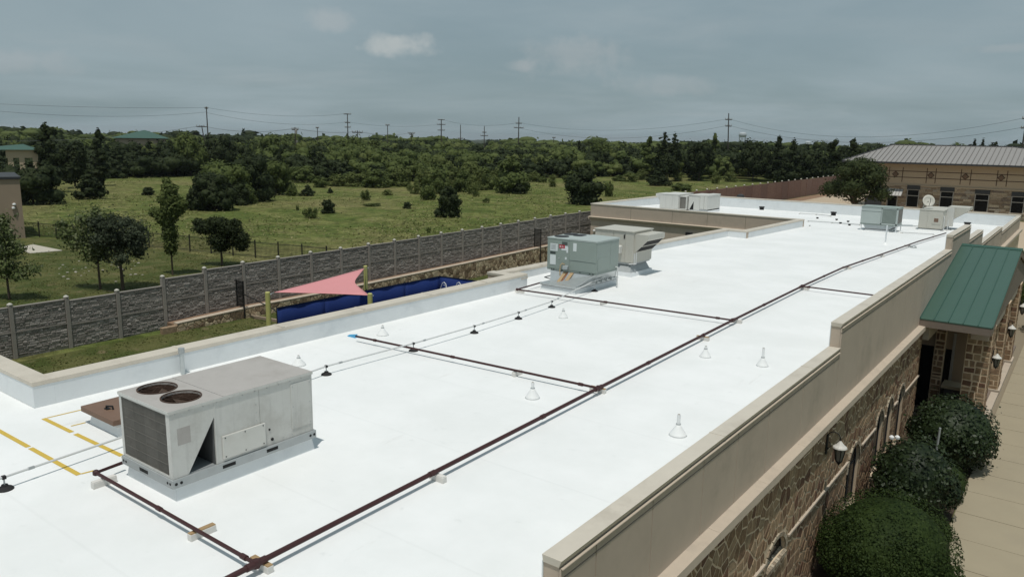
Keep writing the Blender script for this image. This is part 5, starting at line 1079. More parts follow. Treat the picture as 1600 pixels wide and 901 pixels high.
# yard trees
tp = at(15, 468, GL); tree('young_tree', tp, 'leafy young tree at the left border in front of the tan building', 'tree', lambda R: [(.1, 0, 2.0, .75, .75, .6), (.5, .4, 1.6, .9, .6, .35), (-.7, -.4, 2.3, 1.0, .8, .7), (-.3, 0, 3.1, .9, .9, .8), (0, .1, 4.1, .7, .7, .7), (.1, .1, 4.9, .45, .45, .5), (1.2, 1.0, 2.0, .8, .55, .3), (-.9, -.7, 3.6, .7, .6, .5), (.5, .5, 3.2, .6, .6, .5)], 9500, .095, 'leaf_silver', 3.6, .07, 1.2, 31, 1.2, core=.3, shell=.15, stray=.2)
tp = at(157, 452, GL); tree('young_tree', tp, 'spreading young tree with pale leaf undersides, left of the dark feathery tree', 'tree', lambda R: [(-.2, -.1, 2.6, 1.0, 1.0, .8), (-.9, -.7, 3.2, .9, .9, .7), (-.1, 0, 3.9, 1.0, 1.0, .7), (-1.4, -1.1, 3.7, .7, .7, .55), (.3, .2, 4.8, .7, .7, .55), (-.6, -.4, 4.6, .8, .7, .5), (.4, .3, 3.2, .8, .8, .7), (.1, .1, 5.3, .35, .35, .4), (-1.7, -1.3, 4.3, .45, .45, .35)], 10000, .095, 'leaf_silver', 3.4, .075, 1.2, 32, 1.5, core=.3, shell=.15, stray=.2)
tp = at(192, 453, GL); tree('mesquite_tree', tp, 'dark feathery grey-green tree standing close behind the fence in the yard', 'tree', lambda R: blobs_spread(R, 2.05, 3.9, 1.6, 20), 17000, .085, 'leaf_grey', 3.2, .11, 1.5, 33, 1.6, core=.35, shell=.1, stray=.25)
tp = at(270, 430, GL); tree('slender_tree', tp, 'tall narrow young tree with bushy top, right of the feathery tree', 'tree', lambda R: [(0, 0, 2.2, .5, .5, .7), (0, 0, 3.2, .55, .55, .8), (-.15, -.1, 4.3, .75, .75, .7), (.3, .2, 4.9, .8, .8, .7), (-.7, -.5, 4.6, .55, .55, .35), (.1, .1, 5.6, .8, .8, .6), (.2, .1, 6.3, .55, .55, .5), (0, 0, 6.8, .3, .3, .35), (.8, .6, 5.2, .45, .45, .4)], 8000, .095, 'leaf_mid', 5., .06, .6, 34, 1.4, limbs=4, core=.35, shell=.25, stray=.25)
tp = at(347, 415, GL); tree('oak_tree', tp, 'small dark flat-topped oak at the picket fence', 'tree', lambda R: [(0, 0, 2.1, 1.0, 1.0, .8), (-.9, -.7, 3.0, 1.0, .9, .55), (.5, .4, 3.0, 1.1, 1.1, .6), (1.2, .9, 2.2, .9, .8, .6), (-.2, -.1, 3.5, .9, .9, .4), (1.3, 1.0, 1.6, .6, .6, .4), (-1.3, -1.0, 3.4, .5, .5, .35), (.9, .6, 3.4, .6, .6, .35), (.1, 0, 1.5, .7, .7, .4)], 8500, .09, 'leaf_dark', 2.4, .09, 1.3, 35, 1., core=.4, shell=.25, stray=.2)

# field bushes: variants share mesh data, each bush its own object
def blobs_dome(R, k=12, s=.36):
    out = [(0, 0, .34, .38, .38, .44), (0, 0, .12, .42, .42, .22)]
    for i in range(k):
        a = i*2.4+R.random(); e = R.random(); q = math.cos(e*1.3); r = s*R.uniform(.55, 1.1)*.55; out.append((math.cos(a)*q*.37, math.sin(a)*q*.37, .12+.72*math.sin(e*1.35), r, r, r*.9))
    for i in range(5): a = R.random()*6.28; q = R.uniform(0, .25); out.append((math.cos(a)*q, math.sin(a)*q, .90, .06, .06, .12))
    return out
def variant(seed, kind):
    R = np.random.default_rng(seed)
    if kind == 'round': V, Fq = crown_arrays(R, blobs_dome(R, 14), 2400, .04, .8); m = 'leaf_dark'
    if kind == 'mid': V, Fq = crown_arrays(R, blobs_dome(R, 13, .42), 2200, .045, .7, shell=.45); m = 'leaf_mid'
    if kind == 'light': V, Fq = crown_arrays(R, blobs_dome(R, 11, .42), 1100, .045, .45, shell=.3); m = 'leaf_light'
    if kind == 'cone': V, Fq = crown_arrays(R, blobs_cone(R, .5, 1.0, 0, 16), 1300, .05, core=.7); m = 'leaf_dark'
    if kind == 'ragged': V, Fq = crown_arrays(R, [(0, 0, .3, .35, .35, .3), (-.25, 0, .6, .14, .14, .3), (.1, .1, .75, .12, .12, .28), (.3, -.1, .5, .16, .16, .28), (0, -.2, .55, .12, .12, .3)], 800, .05, core=.6); m = 'leaf_mid'
    V[:, 2] = np.maximum(V[:, 2], -.03); return crown_mesh('bush', V, Fq, MAT[m])
VAR = {k: [variant(100+i*10+j, k) for j in range(2)] for i, k in enumerate(('round', 'mid', 'light', 'cone', 'ragged'))}
FRINGE_LABELS = ['leftmost light shrub of the fringe, below the dome tree', "light shrub right below the dome tree's right edge", 'pale sapling clump below the T-shaped pole', 'light shrub left of the upright green bush', "small sapling just left of the glossy dark bush's top", 'tall light sapling above the glossy dark bush', 'small shrub right above the glossy dark bush', 'light shrub halfway to the very large bush', "mid green shrub touching the very large bush's left side", "tall pale shrub behind the thicket's middle", 'light tree-like shrub behind the upright green bush', 'small mid green shrub left of the bright front shrub', 'light shrub just right of the very large bush', "light shrub left of the big dark bush's top", 'mid green shrub left of the dense dark cedar', 'light shrub above the start of the brown fence', 'light shrub at the treeline foot left of the slim cedar', 'mid green small shrub in front of the thicket']
FRINGE = [(553, 291, 34, 270), (590, 293, 40, 266), (628, 291, 34, 262), (662, 296, 30, 264), (690, 303, 22, 276), (718, 297, 34, 262), (738, 303, 20, 276), (757, 296, 30, 262), (775, 292, 26, 264), (735, 290, 40, 256), (680, 290, 40, 258), (527, 291, 26, 272), (835, 284, 22, 268), (893, 285, 26, 268), (985, 284, 24, 270), (1140, 284, 20, 268), (500, 293, 20, 276), (650, 303, 16, 286)]
BUSH = [  # px of base, left/right width, top y, kind, label
 (142, 311, 40, 266, 'cone', 'dark shaggy cedar bush alone at the far left of the field'), (232, 305, 17, 293, 'round', 'small dark bush left of the slender tree'), (373, 320, 34, 287, 'round', 'dark rounded bush at the front of the cedar clump'),
 (394, 318, 18, 306, 'light', 'small light green shrub right of the dark rounded bush'), (457, 306, 22, 291, 'ragged', 'ragged low shrub beside the spiky juniper'), (481, 306, 22, 289, 'cone', 'spiky little juniper among the low field shrubs'),
 (516, 302, 9, 293, 'cone', 'tiny cone shaped cedar in the open field'), (486, 341, 24, 324, 'ragged', 'ragged dark shrub left of the round dark bush in mid field'), (513, 333, 23, 313, 'round', 'round dark bush alone in the middle of the field'),
 (572, 313, 20, 297, 'ragged', 'thin green sapling clump in mid field'), (636, 326, 14, 316, 'round', 'low dark mound in the dry grass'), (668, 312, 24, 277, 'mid', 'upright green bush left of the glossy dark one'),
 (702, 339, 40, 294, 'round', 'glossy dark rounded bush closest to the fence'), (743, 307, 12, 288, 'light', 'thin light sapling right of the glossy dark bush'), (760, 317, 14, 309, 'ragged', 'low tuft of green weeds near the dry patch'),
 (798, 301, 56, 251, 'mid', 'very large spreading green bush in the middle distance'), (812, 303, 22, 288, 'round', 'dark low shrub at the foot of the very large bush'), (863, 292, 13, 273, 'light', 'small tree-like shrub right of the very large bush'),
 (848, 285, 14, 276, 'mid', 'small bush left of the little tree-like shrub'), (913, 319, 56, 263, 'round', 'big dark bush rising just beyond the fence corner'), (951, 307, 14, 284, 'mid', 'narrow shrub right of the big dark bush by the fence'),
 (1028, 290, 34, 262, 'cone', 'dense dark cedar left of the far brown fence'), (1064, 298, 30, 287, 'mid', 'low wide bush just behind the white rooftop units'), (1086, 281, 24, 266, 'light', 'light green shrub before the dark trees on the right'),
 (1118, 287, 14, 268, 'light', 'slim light shrub near the start of the brown fence'), (1058, 283, 18, 269, 'light', 'pale green shrub right of the dense dark cedar'), (1003, 281, 22, 265, 'light', 'light shrub left of the dense dark cedar'),
 (967, 283, 20, 274, 'mid', 'small mid green bush before the treeline'), (640, 298, 10, 289, 'light', 'little sapling left of the upright green bush'), (605, 305, 16, 296, 'light', 'pale weedy shrub in mid field'),
 (700, 301, 12, 280, 'light', 'thin sapling behind the glossy dark bush'), (725, 300, 30, 268, 'mid', 'green bush in the thicket left of the very large bush'), (750, 297, 26, 266, 'light', 'loose light shrub beside the very large bush'),
 (575, 290, 30, 268, 'light', 'bright green shrub at the front of the treeline'), (612, 290, 34, 266, 'mid', 'dense green bush at the front of the treeline'), (545, 289, 26, 271, 'mid', 'mid green bush at the treeline foot left of the bright shrub'),
 (670, 364, 8, 355, 'ragged', 'small shoot of weeds just behind the grey fence'), (515, 290, 12, 285, 'round', 'small dark tuft below the treeline'), (623, 291, 12, 286, 'ragged', 'low ragged tuft at the treeline foot'),
 (583, 322, 30, 317, 'ragged', 'low scrubby patch in the dry grass'), (465, 329, 6, 320, 'ragged', 'tiny sprig left in the open grass'), (690, 322, 12, 312, 'ragged', 'low weeds left of the glossy dark bush'), (430, 300, 14, 292, 'light', 'pale small shrub at the foot of the cedar clump')]
for i, (px, py, wd, ty, kind, lab) in enumerate(BUSH):
    p = at(px, py, GL); h = high(px, ty, p)-GL; d = math.hypot(p[0], p[1]); W = wd*d/F_PX
    o = shared('bush', VAR[kind][i % 2], None, (p[0], p[1], GL-.02), random.uniform(0, 6.28), (W*1.12, W*1.12, h*1.08)); tag(o, lab, 'bush', 'bushes scattered over the field')
for i, (px, py, wd, ty) in enumerate(FRINGE):
    p = at(px, py, GL); h = high(px, ty, p)-GL; d = math.hypot(p[0], p[1]); W = wd*d/F_PX
    lab = FRINGE_LABELS[i]
    o = shared('bush', VAR[('light', 'mid', 'light')[i % 3]][i % 2], None, (p[0], p[1], GL-.02), random.uniform(0, 6.28), (W*1.15, W*1.15, h*1.08)); tag(o, lab, 'bush', 'sapling shrubs fringing the treeline')
# the treeline: trees that stand out are their own objects
TREES = [ # px, base y or None, distance, width px, top y, kind, leaf, label
 (72, 0, 150, 44, 192, 'tier', 'leaf_dark', 'tall dark pine rising above the green-roofed shelter at far left'), (154, 0, 165, 30, 203, 'tier', 'leaf_dark', 'pointed dark tree left of the far green roof'), (112, 0, 160, 34, 212, 'round', 'leaf_dark', 'dark rounded tree between the two pines'),
 (43, 0, 128, 80, 243, 'round', 'leaf_dark', 'wide black-green bush above the tan building roof'), (330, 0, 112, 70, 262, 'round', 'leaf_dark', 'dark cedar at the left of the clump behind the slender tree'), (350, 0, 122, 80, 240, 'round', 'leaf_mid', 'tall green tree in the clump behind the slender tree'),
 (392, 0, 125, 66, 238, 'round', 'leaf_dark', 'dark twiggy tree in the middle of the cedar clump'), (428, 0, 138, 48, 243, 'round', 'leaf_mid', 'rounded tree with sunlit top at the right of the clump'), (310, 0, 112, 40, 285, 'round', 'leaf_dark', 'low dark cedar left of the rounded dark bush'),
 (295, 0, 200, 46, 200, 'round', 'leaf_mid', 'leafy tree beside the leaning utility pole'), (345, 0, 205, 48, 206, 'round', 'leaf_dark', 'round topped tree right of the bare tall pole'), (430, 0, 215, 60, 204, 'round', 'leaf_mid', 'broad tree with lumpy top left of the pale pole'),
 (487, 0, 205, 52, 213, 'round', 'leaf_light', 'brownish flowering tree right of the pale pole'), (550, 0, 215, 56, 209, 'round', 'leaf_mid', 'broad dome tree under the triple-armed pole'), (585, 0, 220, 20, 211, 'round', 'leaf_mid', 'wispy tree right of the dome tree'),
 (500, 0, 178, 46, 236, 'cone', 'leaf_dark', 'dark cedar in the front of the treeline below the flowering tree'), (470, 0, 172, 40, 258, 'round', 'leaf_mid', 'green bushy tree at the treeline foot below the pale pole'), (640, 0, 180, 64, 240, 'round', 'leaf_mid', 'large rounded tree in front of the treeline, centre'),
 (905, 0, 235, 16, 217, 'cone', 'leaf_dark', 'thin lone cedar tip on the skyline'), (938, 0, 230, 40, 214, 'round', 'leaf_mid', 'rounded tree standing above the skyline right of the lone cedar tip'), (1014, 0, 205, 30, 213, 'tier', 'leaf_mid', 'ragged tree left of the twin-tipped juniper'),
 (1045, 0, 200, 46, 203, 'twin', 'leaf_dark', 'twin-tipped dark juniper on the skyline'), (1095, 0, 205, 46, 214, 'round', 'leaf_dark', 'dark rounded tree between the juniper and the tall pole'), (1115, 0, 240, 24, 208, 'tier', 'leaf_mid', 'sparse spindly tree left of the tall pole'),
 (1180, 0, 210, 50, 213, 'round', 'leaf_dark', 'dark broad tree below the water tower'), (1217, 0, 205, 34, 206, 'cone', 'leaf_dark', 'sharp-topped juniper right of the water tower'), (1240, 0, 200, 40, 213, 'cone', 'leaf_dark', 'juniper sloping down right of the sharp-topped one'),
 (1303, 0, 195, 40, 217, 'tier', 'leaf_dark', 'dark cedar with flat layered top left of the grey roof'), (1330, 0, 190, 40, 217, 'tier', 'leaf_dark', 'dark layered cedar touching the grey roof corner'), (1275, 0, 200, 40, 226, 'round', 'leaf_dark', 'low dark tree in the gap left of the layered cedars'),
 (1425, 0, 330, 40, 219, 'round', 'leaf_mid', 'treetop just showing over the left of the grey roof ridge'), (1522, 0, 230, 16, 214, 'cone', 'leaf_dark', 'left spiky treetop over the grey roof ridge'), (1535, 0, 228, 16, 215, 'cone', 'leaf_dark', 'right spiky treetop over the grey roof ridge'), (1552, 0, 230, 16, 218, 'round', 'leaf_dark', 'low treetop at the right of the two spiky ones')]
for i, (px, _b, d, wd, ty, kind, leaf, lab) in enumerate(TREES):
    x, y = far(px, d); p = (x, y, GL); h = high(px, ty, p)-GL; rx = wd*d/F_PX/2
    if kind == 'round': bl = lambda R: blobs_round(R, rx, h*.50, -h*.02, 16, .36)+([(R.uniform(-.8, .8)*rx, R.uniform(-.8, .8)*rx, h*.18, rx*.4, rx*.4, h*.2) for _ in range(6)] if d < 150 else [])
    elif kind == 'cone': bl = lambda R: blobs_cone(R, rx, h*.97, 0, 18)
    elif kind == 'twin': bl = lambda R: blobs_round(R, rx, h*.36, h*.02, 12, .36)+[(a-rx*.35, b, c*.42+h*.56, e*.42, f*.42, g*.42) for a, b, c, e, f, g in blobs_cone(R, rx, h, 0, 14)]+[(a*.4+rx*.4, b, c*.42+h*.55, e*.38, f*.38, g*.4) for a, b, c, e, f, g in blobs_cone(R, rx, h, 0, 14)]
    else: bl = lambda R: [(R.uniform(-.35, .35)*rx, R.uniform(-.3, .3)*rx, h*(.25+.09*k), rx*(1-.085*k)*R.uniform(.55, .85), rx*(1-.085*k)*R.uniform(.55, .85), h*.06) for k in range(8)]+[(0, 0, h*.4, rx*.35, rx*.35, h*.4), (rx*.1, 0, h*.93, rx*.2, rx*.2, h*.08)]
    tree('tree', p, lab, 'tree', bl, 2600, .20 if d < 150 else .29, leaf, h*.7, .16, rx, 300+i, h*.2, limbs=3, group='trees of the treeline', core=.72, jit=.35, shell=.65)
def woodland():
    R = np.random.default_rng(77); Vs, Fs, Ms, o = [], [], [], 0
    def add(x, y, h, rx, m, n, size, cone):
        nonlocal o
        bl = blobs_cone(R, rx, h, 0, 9) if cone else blobs_round(R, rx, h*.48, h*.03, 9, .46)
        V, Fq = crown_arrays(R, bl, n, size, .76, jit=.42, up=.15, shell=.65); z = ground_z(x, y); V = V+np.array([x, y, z]); Vs.append(V); Fs.append(Fq+o); Ms.append(np.full(len(Fq), m)); o += len(V)
    for px in np.arange(-160, 1400, 15.):                  # front edge
        base = np.interp(px, [-160, 60, 150, 280, 330, 420, 470, 640, 800, 960, 1130, 1300, 1400], [280, 279, 277, 276, 270, 275, 283, 283, 279, 275, 274, 278, 280])
        p0 = at(px, base, GL); d0 = math.hypot(p0[0], p0[1])
        top = np.interp(px, [-160, 0, 60, 200, 290, 420, 560, 700, 880, 1000, 1100, 1300, 1400], [226, 227, 227, 219, 214, 219, 224, 234, 231, 226, 222, 224, 228])
        for row in range(5):
            d = d0*(1+.0+.045*row)+R.uniform(-4, 4); x, y = far(px+R.uniform(-8, 8), d); hh = high(px, top, (x, y))-GL; h = max(3.0, hh*(.62 if row == 0 else .84 if row == 1 else .98))*R.uniform(.78, 1.10)
            dk = R.random() < np.interp(px, [0, 250, 330, 450, 900, 1050], [1., 1., .9, .5, .6, .97]); m = 0 if dk else (1 if R.random() < .75 else 2)
            add(x, y, h, R.uniform(2.4, 4.0), m, 420, .32, dk and R.random() < .5)
    for k in range(620):                                   # the wood going back
        px = R.uniform(-160, 1700); d = 215*(460/215)**R.random(); x, y = far(px, d)
        if px > 1330 and d < 250: continue
        add(x, y, R.uniform(5.5, 8.3), R.uniform(3, 5), 0 if R.random() < .4 else (1 if R.random() < .8 else 2), 200, .5, False)
    for k in range(420):                                   # farther belts on lower ground
        px = R.uniform(-160, 1760); d = 480*(1500/480)**R.random(); x, y = far(px, d); add(x, y, R.uniform(9, 14)+(d-480)*.007, R.uniform(7, 13)*(1+d/1500), 0 if R.random() < .5 else 1, 60, 2.0, False)
    me = array_mesh('woodland', np.vstack(Vs), np.vstack(Fs), 4, [MAT['leaf_dark'], MAT['leaf_mid'], MAT['leaf_light']], np.concatenate(Ms)); ob = bpy.data.objects.new('woodland', me); COL.objects.link(ob); ob['kind'] = 'stuff'
woodland()
def hills():
    R = np.random.default_rng(5)
    for D, zt, nm in ((2600, -15.0, 'hills'), (4200, -21.0, 'hills')):
        mb = MB(); n = 700; vs = []; base = math.radians(0)
        for i in range(n+1):
            px = -400+2500*i/n; x, y = far(px, D); b = zt+R.uniform(-1.2, 1.2)+2.2*math.sin(i*.11+D)+1.4*math.sin(i*.37); x2, y2 = far(px, D+500); vs += [(x, y, -60), (x, y, b-3), (x2, y2, b)]
        fs = [(i*3+j, (i+1)*3+j, (i+1)*3+j+1, i*3+j+1) for i in range(n) for j in range(2)]
        mb.add(vs, fs); part(nm, mb, MAT['hill'], smooth=True)['kind'] = 'structure'
hills()
def tufts(R, x, y, z, size):
    n = len(x); nr = R.normal(scale=.5, size=(n, 3))+np.array([0, 0, 1.]); nr /= np.linalg.norm(nr, axis=1)[:, None]
    t = R.normal(size=(n, 3)); t -= nr*(t*nr).sum(1)[:, None]; t /= np.linalg.norm(t, axis=1)[:, None]; bt = np.cross(nr, t); s_ = size[:, None]; P = np.stack([x, y, GL+z], 1)
    return np.stack([P-t*s_, P+bt*s_*.55, P+t*s_, P-bt*s_*.55], 1).reshape(-1, 3)
def weeds():                                              # tall dry grass and weeds standing in the field
    R = np.random.default_rng(9); n = 80000; d = 42*(190/42)**R.random(n); a = R.uniform(-60, 1180, n); P = np.empty((n, 2))
    dx = (a-800)/F_PX; c, s = math.cos(YAW), math.sin(YAW); fx, fy = s, c; rx_, ry_ = c, -s
    k = d/np.sqrt(1+dx*dx); P[:, 0] = k*(fx+dx*rx_); P[:, 1] = k*(fy+dx*ry_)
    keep = (P[:, 0] < -46)|((P[:, 1] > 80) & (P[:, 0] < -47)); line = P[:, 1] > 31.8+(P[:, 0]+84.5)*.243+1; keep &= line; P = P[keep]; n = len(P)
    f = np.sin(P[:, 0]*.11+1)*np.cos(P[:, 1]*.09)+np.sin(P[:, 0]*.31+P[:, 1]*.23)*.6; keep = f+R.normal(scale=.6, size=n) > .05; P = P[keep]; n = len(P)
    V = tufts(R, P[:, 0], P[:, 1], R.uniform(.02, .40, n)*(1+.8*(R.random(n) < .05)), R.uniform(.06, .20, n)); me = array_mesh('field_weeds', V, np.arange(n*4).reshape(-1, 4), 4, [MAT['weed'], MAT['blade']], (R.random(n) < .45).astype(np.int32))
    ob = bpy.data.objects.new('field_weeds', me); COL.objects.link(ob); ob['kind'] = 'stuff'
weeds()
def lawn_blades():
    R = np.random.default_rng(19); Vs = []
    for x0, x1, y0, y1, n, hh in ((-37.9, -19, 6, 40, 26000, .05), (-72, -39.3, 8, 38, 30000, .07)):
        x = R.uniform(x0, x1, n); y = R.uniform(y0, y1, n); k = np.sin(x*.9+2)*np.cos(y*.8)+.5*np.sin(x*2.3+y*1.7)+R.normal(scale=.5, size=n) > -.4; k &= ~((x > -33.2) & (y > 23.5)) & ~((x < -40) & (y > 31.8+(x+84.5)*.243)); x, y = x[k], y[k]; n = len(x)
        Vs.append(tufts(R, x, y, R.uniform(.02, 1., n)*hh, R.uniform(.03, .085, n)))
    V = np.vstack(Vs); me = array_mesh('lawn_blades', V, np.arange(len(V)).reshape(-1, 4), 4, [MAT['lawnblade']]); ob = bpy.data.objects.new('lawn_blades', me); COL.objects.link(ob); ob['kind'] = 'stuff'
lawn_blades()
R = random.Random(2); mb = MB()
for k in range(34):                                       # pale rocks in the yard
    p = at(R.choice([R.gauss(120, 30), R.gauss(205, 25), 60+R.random()*170]), R.gauss(424, 9), GL); r = R.uniform(.05, .13); mb.lathe(p, [(r*.8, 0), (r, r*.3), (r*.6, r*.55), (r*.1, r*.6)], 6)
part('yard_rocks', mb, MAT['rock'])['kind'] = 'stuff'

# ------------------------------------------------------------------ planting along the walk
def shrub(name, c, rx, ry, h, n, size, leaf, lab, seed, rough=.06, boxy=1.0, cat='shrub', shell=.88):
    R = np.random.default_rng(seed); T = thing(name, c, lab, cat)
    # rounded clipped volume: a main dome with shallow bumps so that the outline is uneven
    bl = [(0, 0, h*.46, rx, ry, h*.54)]
    for i in range(26):
        d = R.normal(size=3); d /= np.linalg.norm(d); d[2] = abs(d[2])*.9-.25; s = R.uniform(.22, .36); bl.append((d[0]*rx*(.80-s*.15), d[1]*ry*(.80-s*.15), h*.46+d[2]*h*.54*(.80-s*.15), rx*s*(1+rough), ry*s*(1+rough), h*.5*s*(1+rough)))
    V, Fq = leaf_quads(R, bl, n, size, .35, shell, 0. if rough < .08 else .04); cv, cf = core_quads(bl[:1], .88, 20, 12); cv2, cf2 = core_quads(bl[1:], .74, 8, 6)
    Fq = np.vstack([Fq, cf+len(V), cf2+len(V)+len(cv)]); V = np.vstack([V, cv, cv2]); V[:, 2] = np.maximum(V[:, 2], 0)
    if boxy != 1: pass
    shared('foliage', crown_mesh('foliage', V, Fq, MAT[leaf]), T)
    mb = MB()
    for k in range(4): mb.tube([(0, 0, -.1), (math.cos(k*1.6)*rx*.3, math.sin(k*1.6)*ry*.3, h*.35)], [.05, .03], 6)
    me = mesh_from('stem', mb.v, mb.f); me.materials.append(MAT['bark']); shared('stem', me, T); return T
shrub('clipped_shrub', (-3.15, 20.7, GR), 1.62, 1.85, 2.55, 44000, .030, 'leaf_box', 'big bright green clipped dome shrub nearest the camera beside the walk', 501, .03, shell=.9)
shrub('holly_shrub', (-3.45, 25.9, GR), 1.22, 1.30, 2.45, 12000, .055, 'leaf_holly', 'dark glossy holly behind the bright green dome, by the wall windows', 502, .14, shell=.75)
shrub('holly_shrub', (-3.05, 31.0, GR), 1.42, 1.60, 2.55, 15000, .058, 'leaf_holly', 'tallest dark glossy holly at the porch corner', 503, .12, shell=.75)
shrub('box_hedge', (-2.62, 27.6, GR), .50, .75, 1.2, 5000, .028, 'leaf_box', 'low rounded box bush tucked between the two dark hollies', 504, .04)
shrub('box_hedge', (-2.45, 23.9, GR), .40, .75, .85, 5000, .028, 'leaf_box', 'low dark box bush between the walk and the first holly', 505, .04)
shrub('holly_shrub', (-1.2, 57.5, GR), 1.4, 2.2, 3.0, 6000, .10, 'leaf_holly', 'dark bush beyond the last porch column at the right border', 506, .12, shell=.75)
shrub('box_hedge', (-.9, 53.5, GR), 1.0, 1.3, .9, 3500, .06, 'leaf_mid', 'low green plants beyond the last porch column', 507, .1)
shrub('holly_shrub', (-3.6, 66, GR), 1.0, 1.6, 3.3, 5000, .09, 'leaf_mid', 'tall bush behind the porch at the end of the street wall', 508, .12, shell=.75)
p = ony(1464, 700, 27.6); t = ony(1469, 668, 27.6); T = thing('garden_stake', (p[0], 27.6, GR), 'thin grey stake leaning between the two dark hollies', 'stake'); part('shaft', MB().tube([(p[0]-.05, 27.6, GR), (t[0], 27.6, t[2])], .035, 8), MAT['galv_dull'], T)
for k, (px, py, lab) in enumerate(((1393, 684, 'left white ornament at the top of the first holly by the windows'), (1402, 684, 'right white ornament at the top of the first holly by the windows'))):
    p = ony(px, py, 25.6); T = thing('garden_light', (p[0], p[1], GR), lab, 'garden light', 'small white garden lights'); part('globe', MB().lathe((p[0], p[1], p[2]-.05), [(.03, 0), (.075, .04), (.075, .10), (.03, .14)], 10), MAT['white'], T); part('stem', MB().tube([(p[0], p[1], GR), (p[0], p[1], p[2]-.04)], .015, 6), MAT['iron'], T)

# ------------------------------------------------------------------ wall lanterns
def lantern(y, xw, zt, lab, arm=.36, s=1.0):
    T = thing('wall_lantern', (xw, y, zt), lab, 'lantern', 'wall lanterns'); x = xw+arm
    part('wall_plate', MB().box(xw, xw+.03, y-.06*s, y+.06*s, zt-.55*s, zt-.02), MAT['iron'], T)
    part('bracket', MB().tube([(xw+.02, y, zt-.18)]+[(xw+arm*.5-arm*.5*math.cos(t), y, zt-.10+.20*s*math.sin(t)) for t in np.linspace(0, math.pi, 9)]+[(x, y, zt-.13)], (.013*s), 6).tube([(xw+.02, y, zt-.42), (xw+arm*.35, y, zt-.30), (xw+.06, y, zt-.2)], .012, 5), MAT['iron'], T)
    part('cap', MB().lathe((x, y, zt-.30*s), [(.185*s, 0), (.175*s, .03*s), (.11*s, .08*s), (.05*s, .15*s), (.02*s, .19*s)], 12), MAT['lampcap'], T)
    part('glass', MB().lathe((x, y, zt-.66*s), [(.075*s, 0), (.135*s, .34*s)], 6), MAT['lampglass'], T)
    fr = MB()
    for k in range(6):
        a = k*math.pi/3; fr.tube([(x+.14*s*math.cos(a), y+.14*s*math.sin(a), zt-.31*s), (x+.08*s*math.cos(a), y+.08*s*math.sin(a), zt-.67*s)], .011*s, 5)
    part('frame', fr, MAT['iron'], T); part('finial', MB().lathe((x, y, zt-.78*s), [(.01, 0), (.035*s, .04), (.085*s, .11*s), (.085*s, .13*s)], 10), MAT['iron'], T)
lantern(20.45, XW+.02, -1.55, 'black wall lantern on a curled bracket on the stone wall between the arched windows', .34, 1.0)
for y, lab in ((35.4, 'lantern on the nearest porch column'), (41.7, 'lantern on the middle porch column'), (47.9, 'lantern on the farthest porch column')): lantern(y, -2.50, -2.05, 'black wall '+lab, .16, .95)

# ------------------------------------------------------------------ poles and wires
def pole(px, d, ty, lab, arms=(), r=.17, mat='polewood', lean=0., extra=None):
    x, y = far(px, d); g = ground_z(x, y); zt = high(px, ty, (x, y)); T = thing('utility_pole', (x, y, g), lab, 'utility pole', 'utility poles along the skyline')
    s = d/300; ln = lean*(zt-g); part('shaft', MB().tube([(x-ln*VIEW[0][0], y-ln*VIEW[0][1], g-.5), (x, y, zt)], [r*1.3*max(1, s), r*.8*max(1, s)], 8), MAT[mat], T)
    out = []
    u = np.array([VIEW[0][0], VIEW[0][1], 0]); u /= np.linalg.norm(u)
    for fz, L in arms:
        z = zt-fz; c = np.array([x-ln*VIEW[0][0]*fz/max(.1, zt-g), y-ln*VIEW[0][1]*fz/max(.1, zt-g), z])
        part('crossarm', MB().tube([tuple(c-u*L/2), tuple(c+u*L/2)], .13*max(1, s), 6), MAT[mat], T)
        ins = MB()
        for k in (-.48, -.2, .2, .48): ins.lathe(tuple(c+u*L*k), [(.10*max(1, s), .05), (.10*max(1, s), .5), (.03, .55)], 6)
        part('insulator', ins, MAT['polepale'], T)['kind'] = 'stuff'; out.append((c, u, L))
    if extra: part('transformer', MB().lathe((x+.35, y, zt-extra), [(.3, 0), (.3, 1.0), (.1, 1.1)], 10), MAT['polepale'], T)
    return out, (x, y, zt)
PL = {}
PL[327] = pole(326, 310, 167, 'tall bare pole standing highest above the trees at left', ((.6, 1.2),), .2)
PL['lean'] = pole(317, 240, 196.5, 'shorter leaning pole with small crossarm beside the tall bare pole', ((.3, 3.0),), .15, lean=-.14)
PL[544] = pole(544, 360, 177.5, 'pole with three crossarms above the dome tree', ((.3, 3.2), (4.0, 2.4), (6.0, 2.6)), .18)
PL[690] = pole(689.5, 400, 186.5, 'pole with three crossarms right of centre-left gap in the wood', ((.3, 3.4), (2.6, 4.2), (5.4, 3.6)), .2)
PL[810] = pole(810, 330, 183, 'tall pole with two crossarms at the middle of the skyline', ((2.6, 2.6), (4.4, 4.0)), .2)
PL[1135] = pole(1135, 270, 177, 'tall dark pole with two crossarms by the water tower', ((2.1, 2.2), (4.2, 2.0)), .2, lean=-.05)
PL[1597] = pole(1598, 225, 175, 'tall leaning pole at the right border beyond the grey roof', ((1.6, 2.0), (3.8, 2.0)), .2, lean=.012)
PL[462] = pole(462, 205, 199, 'pale-sided pole in front of the trees, left of the flowering tree', ((.6, 1.6),), .14, extra=1.6); x, y = far(465, 198); 
part_p = thing('utility_pole', (x, y, GL), 'pale lower stub of a pole just right of the pale-sided pole', 'utility pole', 'utility poles along the skyline'); part('shaft', MB().tube([(x, y, GL-.5), (x-.15, y, high(464, 219, (x, y)))], [.20, .15], 8), MAT['polepale'], part_p)
PL[558] = pole(559, 235, 204, 'slim pole just right of the three-armed pole above the dome tree', ((.6, 3.0),), .13)
